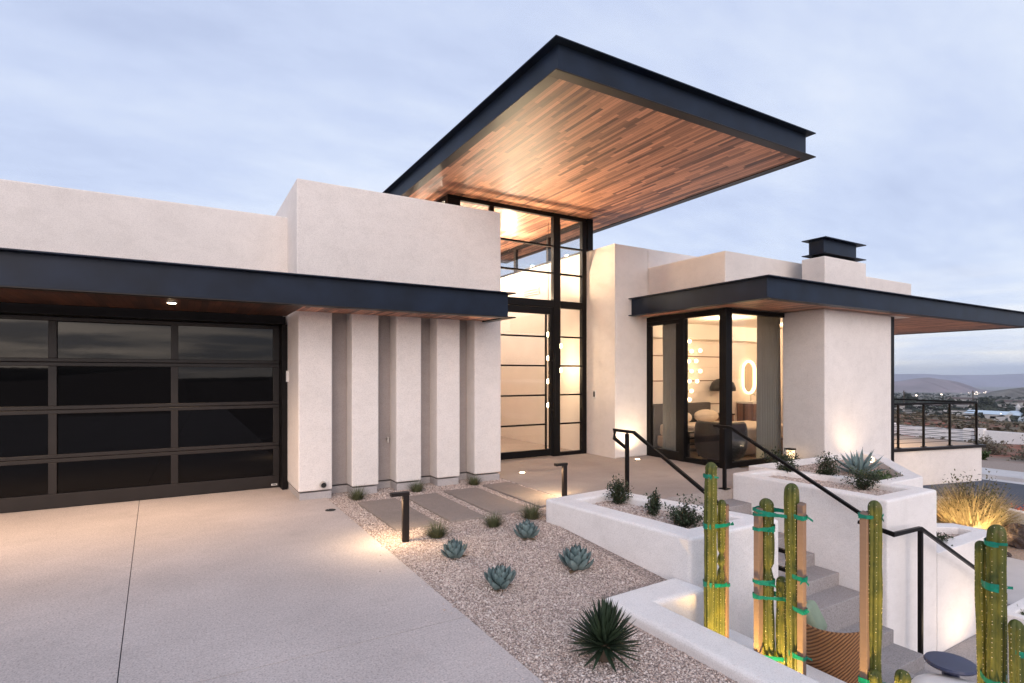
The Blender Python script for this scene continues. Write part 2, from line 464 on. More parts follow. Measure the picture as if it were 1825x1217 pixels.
def terrain_z(X, Y):
    z = np.interp(X, KX, KZ)
    a = np.clip((X-33)/20, 0, 1)*np.where((X > 50) & (X < 65), .1, 1)
    b = np.clip((X-60)/40, 0, 1)
    z = z + a*(.22*np.sin(X*.9+1.3*np.sin(Y*.31))*np.cos(Y*.7+X*.13) + .14*np.sin(X*1.7+Y*1.1))
    z = z + b*(.8*np.sin(X*.11+Y*.05)*np.cos(Y*.09) + .5*np.sin(Y*.23+X*.05))*np.clip((400-X)/200, 0, 1)
    z = z + np.clip((X-250)/300, 0, 1)*(2.5*np.sin(X*.011+Y*.006)+1.5*np.sin(Y*.02-X*.004))
    # plateau behind the photographer rises to low hills
    bk = np.clip((-Y-60)/120, 0, 1)
    z = z + bk*(2.5+3*np.sin(X*.012)+2*np.sin(X*.031+1))
    return z
gx, gy = np.meshgrid(np.array(xs), np.array(ys), indexing='ij')
gzv = terrain_z(gx, gy)
nx, ny = gx.shape
vs = np.stack([gx, gy, gzv], -1).reshape(-1, 3)
idx = np.arange(nx*ny).reshape(nx, ny)
fs = np.stack([idx[:-1, :-1], idx[1:, :-1], idx[1:, 1:], idx[:-1, 1:]], -1).reshape(-1, 4)
me = bpy.data.meshes.new('ground'); me.from_pydata(vs.tolist(), [], fs.tolist())
me.polygons.foreach_set('use_smooth', [True]*len(fs)); me.update()
m, nt, b = new_mat('desert ground'); k = N(nt); c_ = k.objco()
sx = k.n('ShaderNodeSeparateXYZ'); k.link(c_, sx.inputs[0])
lx = k.math('DIVIDE', sx.outputs['X'], 400)
nz = k.noise(c_, .16, 6, .65); nz2 = k.noise(c_, .9, 6, .7); nzb = k.noise(c_, .012, 6, .6)
red = k.ramp(nz2, [(.3, (.20, .075, .05)), (.55, (.33, .125, .085)), (.75, (.40, .22, .16))])
bru = k.ramp(nz2, [(.3, (.10, .085, .065)), (.7, (.24, .20, .15))])
reds = k.mix(k.ramp(nz, [(.42, (0, 0, 0)), (.58, (1, 1, 1))]), red, bru)
val = k.ramp(nzb, [(.35, (.105, .10, .085)), (.5, (.20, .18, .15)), (.65, (.30, .25, .21))])
grv = k.ramp(k.noise(c_, 30, 4, .7), [(.3, (.20, .15, .125)), (.7, (.45, .37, .32))])
f1 = k.ramp(lx, [(.078, (0, 0, 0)), (.088, (1, 1, 1))])
f2 = k.ramp(lx, [(.30, (0, 0, 0)), (.40, (1, 1, 1))])
cc = k.mix(f1, grv, reds); cc = k.mix(f2, cc, val)
k.link(cc, b.inputs['Base Color']); b.inputs['Roughness'].default_value = .97; b.inputs['Specular IOR Level'].default_value = .1
go = bpy.data.objects.new('ground', me); me.materials.append(m); COL.objects.link(go); struct(go)

struct(box('road', 'asphalt', (17.65, 26.0, -160, 260, -2.5, -2.28)))
struct(MB().box(26.0, 26.55, -160, 260, -2.5, -2.274).box(26.55, 26.8, -160, 260, -2.5, -2.15).build('kerb', 'kerb'))
struct(box('sidewalk', 'kerb', (26.8, 28.4, -160, 260, -2.5, -2.155)))
struct(box('far_road', 'asphalt', (56.5, 63.5, -160, 260, -4.6, -3.95)))
struct(box('walkway', 'kerb', (10.75, 13.5, -6, 4.35, -2.1, -1.80)))

def mountain(name, pts, base, depth, mat, rough, seed):
    """ridge given by (x,y,z) tops; slopes to the base on both sides"""
    r = np.random.default_rng(seed)
    P = np.array(pts, float); n = 90
    t = np.linspace(0, len(P)-1, n); 
    top = np.stack([np.interp(t, range(len(P)), P[:, i]) for i in range(3)], 1)
    d = P[-1]-P[0]; nrm = np.array([-d[1], d[0]])/np.hypot(d[0], d[1])
    m_ = 15; V = []
    ph = r.uniform(0, 6, 8)
    for i in range(n):
        for j in range(m_):
            s = (j/(m_-1))*2-1
            hgt = (1-abs(s))
            prof = hgt**rough[0]
            gul = sum(sin(i*(.35+.22*q)+ph[q]+s*2.2)/(q+1.5) for q in range(5))*rough[1]*hgt*(1-hgt)*4
            z = base+(top[i, 2]-base)*prof + gul
            q = top[i, :2]+nrm*s*depth
            V.append((q[0], q[1], z))
    F = [(i*m_+j, (i+1)*m_+j, (i+1)*m_+j+1, i*m_+j+1) for i in range(n-1) for j in range(m_-1)]
    o = MB().add(V, F).build(name, mat, smooth=True)
    return struct(o)
MAT['mesa'] = plain('hazed mesa rock', (.23, .19, .26), .95, var=.25, vscale=.002)  # lavender of the distance haze mixed into the rock colour
MAT['hillm'] = plain('hill rock', (.21, .15, .155), .95, var=.3, vscale=.004)
MAT['hilld'] = plain('hill scrub', (.15, .13, .105), .95, var=.35, vscale=.02)
mountain('mesa', [(8600, 6600, 22), (9400, 5000, 24), (9934, 4581, 14), (10300, 4350, 20), (10500, 4230, 2), (10712, 4120, 0), (11200, 3800, 2), (11685, 3545, 24), (12600, 2400, 46), (13400, 800, 60)], -170, 1300, 'mesa', (.55, 26), 3)
mountain('hill', [(3900, 2560, -100), (4300, 2180, -55), (4450, 2040, -44), (4540, 1980, -24), (4605, 1923, -17), (4680, 1880, -30), (4720, 1850, -36), (4830, 1790, -100), (4900, 1740, -115)], -118, 420, 'hillm', (.9, 9), 5)
mountain('hill', [(4200, 2300, -100), (4240, 2240, -70), (4280, 2190, -66), (4420, 2080, -108)], -118, 200, 'hillm', (.9, 5), 6)
mountain('hill', [(1870, 642, -60), (1900, 622, -44), (1915, 612, -36), (1945, 592, -32), (2050, 520, -30), (2150, 420, -36)], -62, 120, 'hilld', (.8, 3), 8)
# low dark hills far behind the photographer, seen mirrored in the garage door
mountain('hill', [(-500, -420, 4), (-250, -430, 10), (0, -460, 7), (250, -440, 12), (600, -400, 5)], -2, 90, 'hilld', (.9, 2), 9)

# ------------------------------------------------------------------ driveway, terrace, gravel
# driveway as four slabs separated by saw-cut joints
def slab(poly, z0, z1, mb): return mb.prism(poly, z0, z1)
mb = MB(); J = .003
jx = lambda y: -.30-.0352*(y-3.68)       # the long saw cut is not quite square to the house
for y0, y1 in ((-14, 3.46-J), (3.46+J, 8.92)):
    mb.prism([(-9, y0), (jx(y0)-J, y0), (jx(y1)-J, y1), (-9, y1)], -.15, 0)
    mb.prism([(jx(y0)+J, y0), (1.68, y0), (1.68, y1), (jx(y1)+J, y1)], -.15, 0)
mb.cur = 1; mb.box(-9, 1.67, -13.9, 8.9, -.2, -.012)
struct(mb.build('driveway', ['drive', 'asphalt']))
mb = MB().prism([(4.43, 5.396), (8.6, 5.396), (8.6, 6.62), (8.6, 9.6), (4.43, 9.6)], -.2, 0)
struct(mb.build('terrace', 'terrace', bevel=.008))

def gz(x, y):
    s = np.clip((x-1.68)/1.25, 0, 1); t = np.clip((5.0-y)/1.7, 0, 1)
    return -.2*s*t-.012
def gravel_sheet(name, x0, x1, y0, y1, fz, keep, parent=None, st=.1):
    X = np.arange(x0, x1+1e-6, st); Y = np.arange(y0, y1+1e-6, st)
    mb = MB(); vs = [(x, y, float(fz(x, y))) for x in X for y in Y]; n = len(Y); fs = []
    for i in range(len(X)-1):
        for j in range(n-1):
            if keep((X[i]+X[i+1])/2, (Y[j]+Y[j+1])/2): fs.append((i*n+j, (i+1)*n+j, (i+1)*n+j+1, i*n+j+1))
    mb.add(vs, fs)
    return mb

PAVERS = [(1.97, 2.46, 5.76, 7.24), (2.62, 3.06, 5.78, 7.26), (3.20, 3.71, 5.80, 7.34), (3.88, 4.36, 5.86, 7.44)]
def bed_keep(x, y):
    if y < 3.5 and x > 2.93: return False
    if y < 3.62 and x > 2.98: return False
    if 3.58 < x and 3.36 < y < 5.3: return False
    return True
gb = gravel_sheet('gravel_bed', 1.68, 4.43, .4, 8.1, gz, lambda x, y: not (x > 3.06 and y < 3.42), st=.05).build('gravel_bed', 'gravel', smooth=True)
stuff(gb)
struct(MB().box(1.69, 3.0, .3, 3.4, -.6, -.26).box(1.69, 4.42, 3.41, 8.1, -.6, -.26).build('bed_base', 'soil'))

def stones(name, n, x0, x1, y0, y1, fz, keep, smin, smax, mat='stone', seed=1, parent=None, dens=None):
    r = np.random.default_rng(seed)
    P = np.stack([r.uniform(x0, x1, n), r.uniform(y0, y1, n)], 1)
    P = np.array([p for p in P if keep(p[0], p[1]) and (dens is None or r.random() < dens(p[0], p[1]))])
    n = len(P)
    s = r.uniform(smin, smax, n)*(.7+.6*r.random(n)**2)*np.where(r.random(n) < .03, 1.7, 1)
    base = np.array([(1, 0, 0), (-1, 0, 0), (0, 1, 0), (0, -1, 0), (0, 0, 1), (0, 0, -1)], float)
    v = base[None]*(r.uniform(.7, 1.3, (n, 6, 1)))
    v[:, :, 0] += r.uniform(-.25, .25, (n, 6)); v[:, :, 1] += r.uniform(-.25, .25, (n, 6))
    a = r.uniform(0, 2*pi, n); t = r.uniform(-.9, .9, n)
    v[:, :, 2] *= r.uniform(.5, .8, (n, 1))
    # tilt about x then spin about z
    y = v[:, :, 1]*np.cos(t)[:, None]-v[:, :, 2]*np.sin(t)[:, None]; z = v[:, :, 1]*np.sin(t)[:, None]+v[:, :, 2]*np.cos(t)[:, None]
    x = v[:, :, 0]*1.15
    xx = x*np.cos(a)[:, None]-y*np.sin(a)[:, None]; yy = x*np.sin(a)[:, None]+y*np.cos(a)[:, None]
    zc = np.array([float(fz(p[0], p[1])) for p in P])+s*r.uniform(.0, .5, n)
    V = np.stack([xx*s[:, None]+P[:, 0:1], yy*s[:, None]+P[:, 1:2], z*s[:, None]+zc[:, None]], -1).reshape(-1, 3)
    tri = np.array([(0,2,4),(2,1,4),(1,3,4),(3,0,4),(2,0,5),(1,2,5),(3,1,5),(0,3,5)])
    F = (tri[None]+(np.arange(n)*6)[:, None, None]).reshape(-1, 3)
    if parent is not None:
        V = V-np.array(parent.location)
    me = bpy.data.meshes.new(name)
    me.vertices.add(len(V)); me.vertices.foreach_set('co', V.ravel())
    me.loops.add(F.size); me.loops.foreach_set('vertex_index', F.ravel())
    me.polygons.add(len(F)); me.polygons.foreach_set('loop_start', np.arange(0, F.size, 3)); me.polygons.foreach_set('loop_total', np.full(len(F), 3))
    me.update(); me.validate()
    at = me.attributes.new('tint', 'FLOAT', 'POINT'); at.data.foreach_set('value', np.repeat(r.random(n), 6))
    me.materials.append(MAT[mat])
    o = bpy.data.objects.new(name, me); COL.objects.link(o); stuff(o)
    if parent is not None: o.parent = parent
    return o
def fk(x, y):
    if not bed_keep(x, y): return False
    for a, b_, c, d in PAVERS:
        if a-.0 < x < b_ and c < y < d: return False
    return True
stones('gravel', 125000, 1.685, 4.425, 1.6, 8.05, gz, fk, .0045, .0088, seed=3, dens=lambda x, y: 1 if y < 5.2 else .75)

stones('stray_gravel', 700, 1.2, 1.675, 2.0, 7.5, lambda x, y: .0, lambda x, y: True, .004, .008, seed=9, dens=lambda x, y: ((x-1.2)/.47)**5*.55)
PL = ['grey stone paver nearest the driveway, partly lit by the bollard', 'grey stone paver second from the driveway, dark and stained', 'grey stone paver third from the driveway, beside the wide wall fin', 'pale stone paver against the terrace edge, lit warm']
for (a, b_, c, d), l in zip(PAVERS, PL):
    j = lambda: random.uniform(-.012, .012)
    o = MB().prism([(a+j(), c+j()), (b_+j(), c+j()), (b_+j(), d+j()), (a+j(), d+j())], -.06, .012).build('stone_paver', 'paver', bevel=.006)
    tag(o, l, 'paver', 'pavers in the gravel beside the wall fins')

# ------------------------------------------------------------------ THE HOUSE
H = thing('modern_house', 'white stucco modern house with dark steel canopies, glass garage door and tall glazed entry', 'house', (4.4, 9.4, 0))
# --- garage
box('wall', 'wall', (-9, 1.32, 8.52, 8.86, 2.62, 3.92), H, .02)
box('wall', 'wall', (-9, 1.29, 8.87, 12.5, 3.2, 3.45), H)
# mid block: upper mass, pier, fins, back panel
box('wall', 'wall', (1.30, 4.38, 7.75, 12.0, 2.60, 4.25), H, .018)
box('pier', 'wall', (1.32, 1.755, 7.75, 8.80, .112, 2.598), H, .015)
for a, b_ in ((2.02, 2.395), (2.655, 3.035), (3.285, 3.66), (3.91, 4.38)):
    box('wall_fin', 'wall', (a, b_, 7.75, 8.049, .112, 2.598), H, .015)
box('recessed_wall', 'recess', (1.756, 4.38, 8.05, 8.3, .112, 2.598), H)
box('side_wall', 'wall', (4.13, 4.379, 8.301, 9.42, .06, 2.598), H)
mb = MB().box(1.335, 1.75, 7.768, 8.80, -.1, .09).box(1.75, 4.37, 8.066, 8.3, -.1, .088)
for a, b_ in ((2.02, 2.395), (2.655, 3.035), (3.285, 3.66), (3.91, 4.38)): mb.box(a+.014, b_-.014, 7.768, 8.066, -.1, .09)
mb.build('stem_wall', 'stem', H, .006)
p = MB().tube([(1.63, 7.765, .19), (1.63, 7.69, .185)], .044, 16, 0).build('drain_pipe', 'metal_pipe', H, smooth=False)
MB().tube([(1.63, 7.70, .188), (1.63, 7.686, .187)], .034, 14, 0).build('pipe_mouth', 'pvc', p)
p = MB().tube([(2.61, 8.06, .71), (2.61, 7.985, .71)], .016, 10, 0).build('spigot', 'metal_pipe', H)
MB().tube([(2.61, 7.99, .735), (2.61, 7.99, .665)], .013, 8, 0).lathe([(.028, 0), (.028, .008)], (2.61, 8.0, .735), 10).build('tap_handle', 'metal_pipe', p)
box('wall_sensor', 'plate', (1.285, 1.32, 8.50, 8.54, 1.56, 1.72), H, .004)

# --- garage canopy
def channel(name, parent, x0, x1, y0, y1, z0, z1, sides, fl=.085, th=.016, mat='steel'):
    """steel channel fascia with projecting top and bottom flanges round a canopy; flange tips at the given bounds"""
    mb = MB()
    if 'f' in sides: mb.box(x0+fl, x1-fl if 'r' in sides else x1, y0+fl, y0+fl+.03, z0+th, z1-th)
    if 'l' in sides: mb.box(x0+fl, x0+fl+.03, y0+fl+.03, y1, z0+th, z1-th)
    if 'r' in sides: mb.box(x1-fl-.03, x1-fl, y0+fl+.03, y1-(fl+.03 if 'b' in sides else 0), z0+th, z1-th)
    if 'b' in sides: mb.box(x0+fl, x1-fl, y1-fl-.03, y1-fl, z0+th, z1-th)
    a = mb.build('fascia', mat, parent)
    mb = MB()
    mb.box(x0, x1, y0, y1, z1-th, z1)
    mb.build('top_flange', mat, parent, .003, seg=1)
    mb = MB(); iw = fl+.05
    mb.box(x0, x1, y0, y0+iw, z0, z0+th)
    if 'l' in sides: mb.box(x0, x0+iw, y0+iw, y1-(iw if 'b' in sides else 0), z0, z0+th)
    if 'r' in sides: mb.box(x1-iw, x1, y0+iw, y1-(iw if 'b' in sides else 0), z0, z0+th)
    if 'b' in sides: mb.box(x0, x1, y1-iw, y1, z0, z0+th)
    mb.build('bottom_flange', 'bronze', parent, .003, seg=1)
    return iw
gc = MB().box(-9, 4.05, 7.05, 7.74, 2.62, 2.80).build('garage_canopy', 'steel', H)
iw = channel('garage', gc, -9, 4.165, 6.93, 7.745, 2.483, 2.852, 'fr')
box('soffit', 'soffit', (1.286, 4.165-iw-.002, 6.93+iw+.002, 7.745, 2.50, 2.53), gc)
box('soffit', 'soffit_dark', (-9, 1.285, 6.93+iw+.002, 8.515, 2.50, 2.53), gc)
for x in (-4.3, -2.2, -.10):
    d = MB().lathe([(.055, 0), (.055, .012)], (x, 7.52, 2.486), 20).build('downlight', 'plate', gc)
    MB().lathe([(.042, 0), (.042, .006)], (x, 7.52, 2.4805), 20).build('lens', 'lens', d)
    lamp('downlight_lamp', 'SPOT', (x, 7.52, 2.47), 200, (1, .68, .42), d, (x, 7.62, 0), 125, .9, .05)

# --- garage door
gd = MB().box(-9, 1.30, 8.93, 9.0, -.02, 2.6).build('garage_door', 'bronze', H)
box('door_header', 'black', (-9, 1.29, 8.60, 8.93, 2.39, 2.499), gd)
zs = [.0, .62, 1.225, 1.82, 2.385]
cols = [-6.58, -5.28, -3.98, -2.68, -1.38, -.085, 1.20]
for i in range(4):
    for j in range(6):
        x0, x1 = cols[j]+.043, cols[j+1]-.043
        z0 = zs[i]+(.18 if i == 0 else .05); z1 = zs[i+1]-.05
        pv = MB().box(x0-.01, x1+.01, 8.89, 8.90, z0-.01, z1+.01); t1, t2 = random.uniform(-.0035, .0035), random.uniform(-.0025, .0025)
        pv.v = [(x, y+t1*(1 if x > (x0+x1)/2 else -1)+t2*(1 if z > (z0+z1)/2 else -1), z) for x, y, z in pv.v]; pv.build('pane', 'darkglass', gd)
for i in range(4):
    mb = MB()
    mb.box(cols[0], cols[-1]+.04, 8.85, 8.93, zs[i]+.004, zs[i]+(.18 if i == 0 else .05))
    mb.box(cols[0], cols[-1]+.04, 8.85, 8.93, zs[i+1]-.05, zs[i+1]-.002)
    for c in cols:
        mb.box(c-.043, c+.043, 8.853, 8.93, zs[i]+(.18 if i == 0 else .05), zs[i+1]-.05)
    mb.build('panel_frame', 'bronze', gd, .005)
box('maker_plate', 'plate', (1.13, 1.21, 8.846, 8.851, .035, .06), gd)
box('plate_lettering', 'black', (1.142, 1.196, 8.8445, 8.8462, .0425, .052), gd)
box('side_jamb', 'black', (1.245, 1.318, 8.62, 8.93, 0, 2.39), gd)

# --- entry: glazed wall at Y = 9.4
er = MB().box(3.62, 8.10, 5.07, 14.2, 5.0, 5.30).build('entry_roof', 'steel', H)
iw = channel('roof', er, 3.465, 8.262, 4.93, 14.3, 4.952, 5.325, 'flrb', .1)
box('soffit', 'soffit', (3.465+iw+.002, 8.262-iw-.002, 4.93+iw+.002, 14.3-iw-.002, 4.964, 4.995), er)
ew = MB().box(4.17, 7.36, 9.36, 9.46, 4.885, 4.962).build('entry_window', 'black', H)
def bar(name, mat, a, parent): return box(name, mat, a, parent, .004, seg=1)
# posts
bar('post', 'black', (4.165, 4.42, 9.34, 9.48, 4.25, 4.885), ew)
bar('corner_column', 'black', (7.37, 7.52, 9.33, 9.52, 4.275, 4.962), ew)
bar('mullion', 'black', (7.25, 7.365, 9.35, 9.45, 0, 4.885), ew)
bar('mullion', 'black', (6.515, 6.68, 9.35, 9.45, 0, 4.885), ew)
bar('mullion', 'black', (5.055, 5.14, 9.36, 9.44, 3.18, 4.885), ew)
bar('transom_beam', 'black', (4.385, 6.512, 9.345, 9.455, 3.03, 3.175), ew)
bar('transom_beam', 'black', (6.683, 7.248, 9.345, 9.455, 3.03, 3.175), ew)
for z in (3.735, 4.29):
    bar('glazing_bar', 'black', (4.422, 5.053, 9.37, 9.43, z-.018, z+.018), ew)
    bar('glazing_bar', 'black', (5.142, 6.513, 9.37, 9.43, z-.018, z+.018), ew)
    bar('glazing_bar', 'black', (6.682, 7.248, 9.37, 9.43, z-.018, z+.018), ew)
for z in (.655, 1.25, 1.845, 2.44):
    bar('glazing_bar', 'black', (6.682, 7.248, 9.37, 9.43, z-.016, z+.016), ew)
bar('sill', 'black', (6.682, 7.248, 9.36, 9.44, 0, .075), ew)
for a, b_, c, d in ((4.42, 5.055, 3.175, 4.885), (5.14, 6.515, 3.175, 4.885), (6.68, 7.25, 3.175, 4.885), (6.68, 7.25, .07, 3.03)):
    box('pane', 'glass', (a, b_, 9.396, 9.404, c, d), ew)
fd = MB().box(6.45, 6.512, 9.362, 9.438, .02, 3.025).build('front_door', 'black', H, .004)
bar('door_rail', 'black', (4.44, 6.448, 9.362, 9.438, 2.89, 3.024), fd)
bar('door_rail', 'black', (4.44, 6.448, 9.362, 9.438, .02, .155), fd)
bar('door_stile', 'black', (4.385, 4.45, 9.362, 9.438, .02, 3.024), fd)
for z in (.66, 1.25, 1.845, 2.435): bar('glazing_bar', 'black', (4.452, 6.345, 9.375, 9.425, z-.016, z+.016), fd)
bar('glazing_bar', 'black', (6.346, 6.368, 9.372, 9.428, .157, 2.888), fd)
box('pane', 'glass', (4.45, 6.45, 9.396, 9.404, .155, 2.89), fd)
h = MB().tube([(6.48, 9.27, .8), (6.48, 9.27, 2.1)], .02, 8, 0).tube([(6.48, 9.27, .95), (6.48, 9.37, .95)], .012, 6, 0).tube([(6.48, 9.27, 1.95), (6.48, 9.37, 1.95)], .012, 6, 0).build('handle', 'black', fd)
# foyer shell
box('floor', 'terrace', (4.38, 7.4, 9.46, 14.2, -.05, .004), H)
box('wall', 'inner', (4.2, 4.38, 9.48, 14.2, .0, 4.25), H)
box('wall', 'inner', (4.2, 7.6, 14.0, 14.2, 0, 4.95), H)
box('wall', 'inner', (7.401, 7.43, 9.53, 14.0, 0, 4.27), H)
box('partition_wall', 'inner_w', (4.4, 5.9, 12.4, 12.55, 0, 3.05), H)
# clerestory along right and left foyer walls
cw = MB().box(7.40, 7.50, 9.53, 14.0, 4.885, 4.962).box(7.40, 7.50, 9.53, 14.0, 4.272, 4.32).build('clerestory_window', 'black', H)
for y in (10.9, 12.4, 13.9): bar('mullion', 'black', (7.41, 7.49, y-.05, y+.05, 4.32, 4.885), cw)
for a, b_ in ((9.54, 10.85), (10.95, 12.35), (12.45, 13.85)): box('pane', 'glass', (7.446, 7.454, a, b_, 4.32, 4.885), cw)
cw = MB().box(4.17, 4.26, 9.49, 14.0, 4.885, 4.962).build('clerestory_window', 'black', H)
for y in (11.0, 12.5): bar('mullion', 'black', (4.18, 4.25, y-.05, y+.05, 4.25, 4.885), cw)
for a, b_ in ((9.49, 10.95), (11.05, 12.45), (12.55, 13.9)): box('pane', 'glass', (4.206, 4.214, a, b_, 4.25, 4.885), cw)
mb = MB()
for i in range(3): mb.box(7.38, 7.40, 11.2, 11.9, 3.62+i*.06, 3.65+i*.06)
mb.build('air_vent', 'plate', H)
# --- pier right of the entry and upper block behind the bedroom
mb = MB().box(7.40+.03, 8.29, 8.5, 9.52, 0, 4.27)
pw = mb.build('pier', 'wall', H, .02)
box('wall', 'wall', (7.431, 7.6, 9.521, 14.2, 0, 4.27), H)
box('wall', 'wall', (8.291, 13.2, 8.5, 13.0, 3.0, 4.268), H, .02)
box('wall', 'wall', (7.4, 7.4295, 8.5, 9.52, 0, 4.27), H)
kp = box('keypad', 'plate', (7.385, 7.40, 9.09, 9.17, 1.18, 1.345), H, .003)
box('key_panel', 'black', (7.378, 7.386, 9.11, 9.15, 1.205, 1.315), kp)

# --- bedroom corner window
bw = MB().box(8.255, 8.345, 6.64, 8.56, 2.74, 2.84).box(8.40, 10.12, 6.555, 6.645, 2.76, 2.84).build('corner_window', 'black', H, .004, seg=1)
bar('corner_post', 'black', (8.235, 8.40, 6.53, 6.68, 0, 2.84), bw)
bar('jamb', 'black', (8.255, 8.345, 8.47, 8.56, 0, 2.739), bw)
bar('mullion', 'black', (8.24, 8.36, 7.50, 7.62, .0, 2.739), bw)
bar('sill', 'black', (8.255, 8.345, 6.682, 7.498, 0, .09), bw)
bar('sill', 'black', (8.25, 8.35, 7.622, 8.468, 0, .17), bw)
bar('stile', 'black', (8.262, 8.338, 7.622, 7.72, .172, 2.66), bw)
bar('stile', 'black', (8.262, 8.338, 8.40, 8.468, .172, 2.66), bw)
bar('door_rail', 'black', (8.262, 8.338, 7.622, 8.468, 2.662, 2.739), bw)
bar('jamb', 'black', (10.03, 10.19, 6.555, 6.645, 0, 2.84), bw)
bar('sill', 'black', (8.402, 10.028, 6.555, 6.645, 0, .10), bw)
box('pane', 'glass', (8.296, 8.304, 6.68, 7.50, .09, 2.74), bw)
box('pane', 'glass', (8.296, 8.304, 7.72, 8.40, .17, 2.66), bw)
box('pane', 'glass', (8.40, 10.03, 6.596, 6.604, .10, 2.76), bw)
# bedroom shell
box('floor', 'floorwood', (8.35, 13.2, 6.65, 9.3, -.05, .012), H)
box('wall', 'inner', (8.30, 13.2, 9.30, 9.42, 0, 2.84), H)
box('wall', 'inner', (13.2, 13.35, 6.62, 9.42, -1.9, 2.84), H)
box('wall', 'inner', (12.275, 13.2, 6.60, 6.65, 0, 2.84), H)
box('ceiling', 'inner', (8.36, 13.2, 6.65, 9.3, 2.845, 2.9), H)
box('bulkhead', 'inner_w', (8.36, 13.19, 9.0, 9.299, 2.50, 2.844), H)
mb = MB()
for z in (.95, 1.52, 2.1): mb.box(8.4, 11.55, 9.290, 9.2995, z-.012, z+.012)
mb.build('wall_batten', 'cabinet', H)
# bedroom canopy
bc = MB().box(7.95, 17.9, 5.56, 8.49, 3.0, 3.18).build('bedroom_canopy', 'steel', H)
mb = MB().box(7.835, 7.865, 5.455, 8.497, 2.866, 3.186).box(7.865, 18.26, 5.455, 5.485, 2.866, 3.186).box(18.23, 18.26, 5.485, 9.9, 2.866, 3.186)
mb.build('fascia', 'steel', bc)
mb = MB().box(7.755, 9.96, 5.372, 8.498, 3.187, 3.203).box(9.961, 12.28, 5.372, 5.774, 3.187, 3.203).box(12.281, 18.34, 5.372, 9.95, 3.187, 3.203)
mb.build('top_flange', 'steel', bc)
mb = MB().box(7.755, 7.93, 5.372, 8.498, 2.848, 2.865).box(7.93, 18.34, 5.372, 5.545, 2.848, 2.865).box(18.165, 18.34, 5.545, 9.95, 2.848, 2.865).box(12.3, 18.165, 9.78, 9.95, 2.848, 2.865)
mb.build('bottom_flange', 'steel', bc)
box('soffit', 'soffit', (7.931, 9.945, 5.547, 6.55, 2.856, 2.88), bc)
box('soffit', 'soffit', (7.931, 8.25, 6.551, 8.497, 2.856, 2.88), bc)
box('soffit', 'soffit', (12.276, 18.164, 5.547, 9.779, 2.856, 2.88), bc)
box('soffit', 'soffit', (9.946, 12.275, 5.547, 5.773, 2.856, 2.88), bc)
# parapets, column, chimney
box('parapet', 'wall', (8.30, 11.6, 6.60, 8.498, 2.92, 3.87), H, .018)
box('column', 'wall', (9.95, 12.27, 5.775, 6.60, -2.2, 2.852), H, .018)
box('column_return', 'wall', (10.191, 12.27, 6.601, 6.66, -.2, 2.843), H)
box('parapet', 'wall', (11.336, 13.09, 5.775, 6.59, 2.853, 3.56), H, .018)
chs = MB().box(9.955, 11.335, 5.775, 6.22, 2.853, 3.805).build('chimney', 'wall', H, .018)
MB().box(10.12, 11.17, 5.90, 6.12, 3.805, 3.86).build('cap_base', 'black', chs)
mb = MB().box(10.06, 11.14, 5.86, 6.14, 3.876, 4.14)
mb.build('chimney_cap', 'steel', chs)
MB().box(9.96, 11.315, 5.765, 6.22, 4.14, 4.156).build('cap_flange', 'steel', chs)
MB().box(9.96, 11.315, 5.765, 6.22, 3.861, 3.876).build('cap_flange', 'steel', chs)
# right end of the living room: dark window post and deck
bar('window_post', 'black', (12.42, 12.57, 5.86, 5.95, -.15, 2.846), H)
DK = [(12.275, 7.56), (18.0, 6.22), (19.1, 10.9), (12.275, 12.5)]
dk = MB().prism([(12.275, 7.62), (17.95, 6.29), (19.0, 10.8), (12.275, 12.4)], -1.1, -.22).build('deck', 'wall', H, .015)
MB().prism(DK, -.22, -.15).build('deck_edge', 'bronze', dk)
MB().prism([(12.29, 7.66), (17.92, 6.34), (18.95, 10.75), (12.29, 12.3)], -.149, -.142).build('deck_floor', 'terrace', dk)

# deck railing
rl = thing('deck_railing', 'black steel railing with thin horizontal rods round the raised deck', 'railing', (15, 7, -.142))
def deck_pt(t): return (12.275+t*(18.0-12.275)+.04, 7.56+t*(6.22-7.56)+.10)
ps = [deck_pt(t) for t in (.005, .50, .645, .80, .965)]
ret = [(17.82+.255*i, 6.38+1.09*i) for i in range(1, 4)]
for x, y in ps[1:]+ret[2:]:
    MB().tube([(x, y, -.14), (x, y, .92)], .031, 4).box(x-.05, x+.05, y-.05, y+.05, -.142, -.13).build('post', 'black', rl)
MB().tube([(ps[0][0], ps[0][1], .94), (ps[-1][0], ps[-1][1], .94)]+[(x, y, .94) for x, y in ret], .028, 4).build('top_rail', 'black', rl)
for i in range(9):
    z = -.03+i*.105
    MB().tube([(ps[0][0], ps[0][1], z), (ps[-1][0], ps[-1][1], z)]+[(x, y, z) for x, y in ret], .0055, 5).build('rod', 'black', rl)

# ------------------------------------------------------------------ lights inside the house
for x in (5.1, 6.6):
    for y in (11.3, 12.9):
        lamp('ceiling_lamp', 'POINT', (x, y, 4.6), 105, (1, .80, .60), H, size=.06)
lamp('cove_lamp', 'AREA', (5.9, 9.62, 3.25), 170, (1, .72, .44), H, (5.9, 9.2, 5.2), size=1.6, sizey=.06)
lamp('ceiling_lamp', 'POINT', (9.7, 7.7, 2.6), 72, (1, .70, .43), H, size=.06)
lamp('ceiling_lamp', 'POINT', (12.3, 7.9, 2.6), 62, (1, .72, .46), H, size=.06)
lamp('deck_fill', 'SPOT', (14.6, 8.4, 2.83), 800, (1, .72, .44), H, (14.8, 8.4, 0), 120, .8, .05)  # added spot without fixture, stands in for indoor light reaching the deck

# ------------------------------------------------------------------ planters
def planter(name, label, strips, z0, bevel=.045):
    t = thing(name, label, 'planter', (strips[0][0], strips[0][1], z0))
    return t
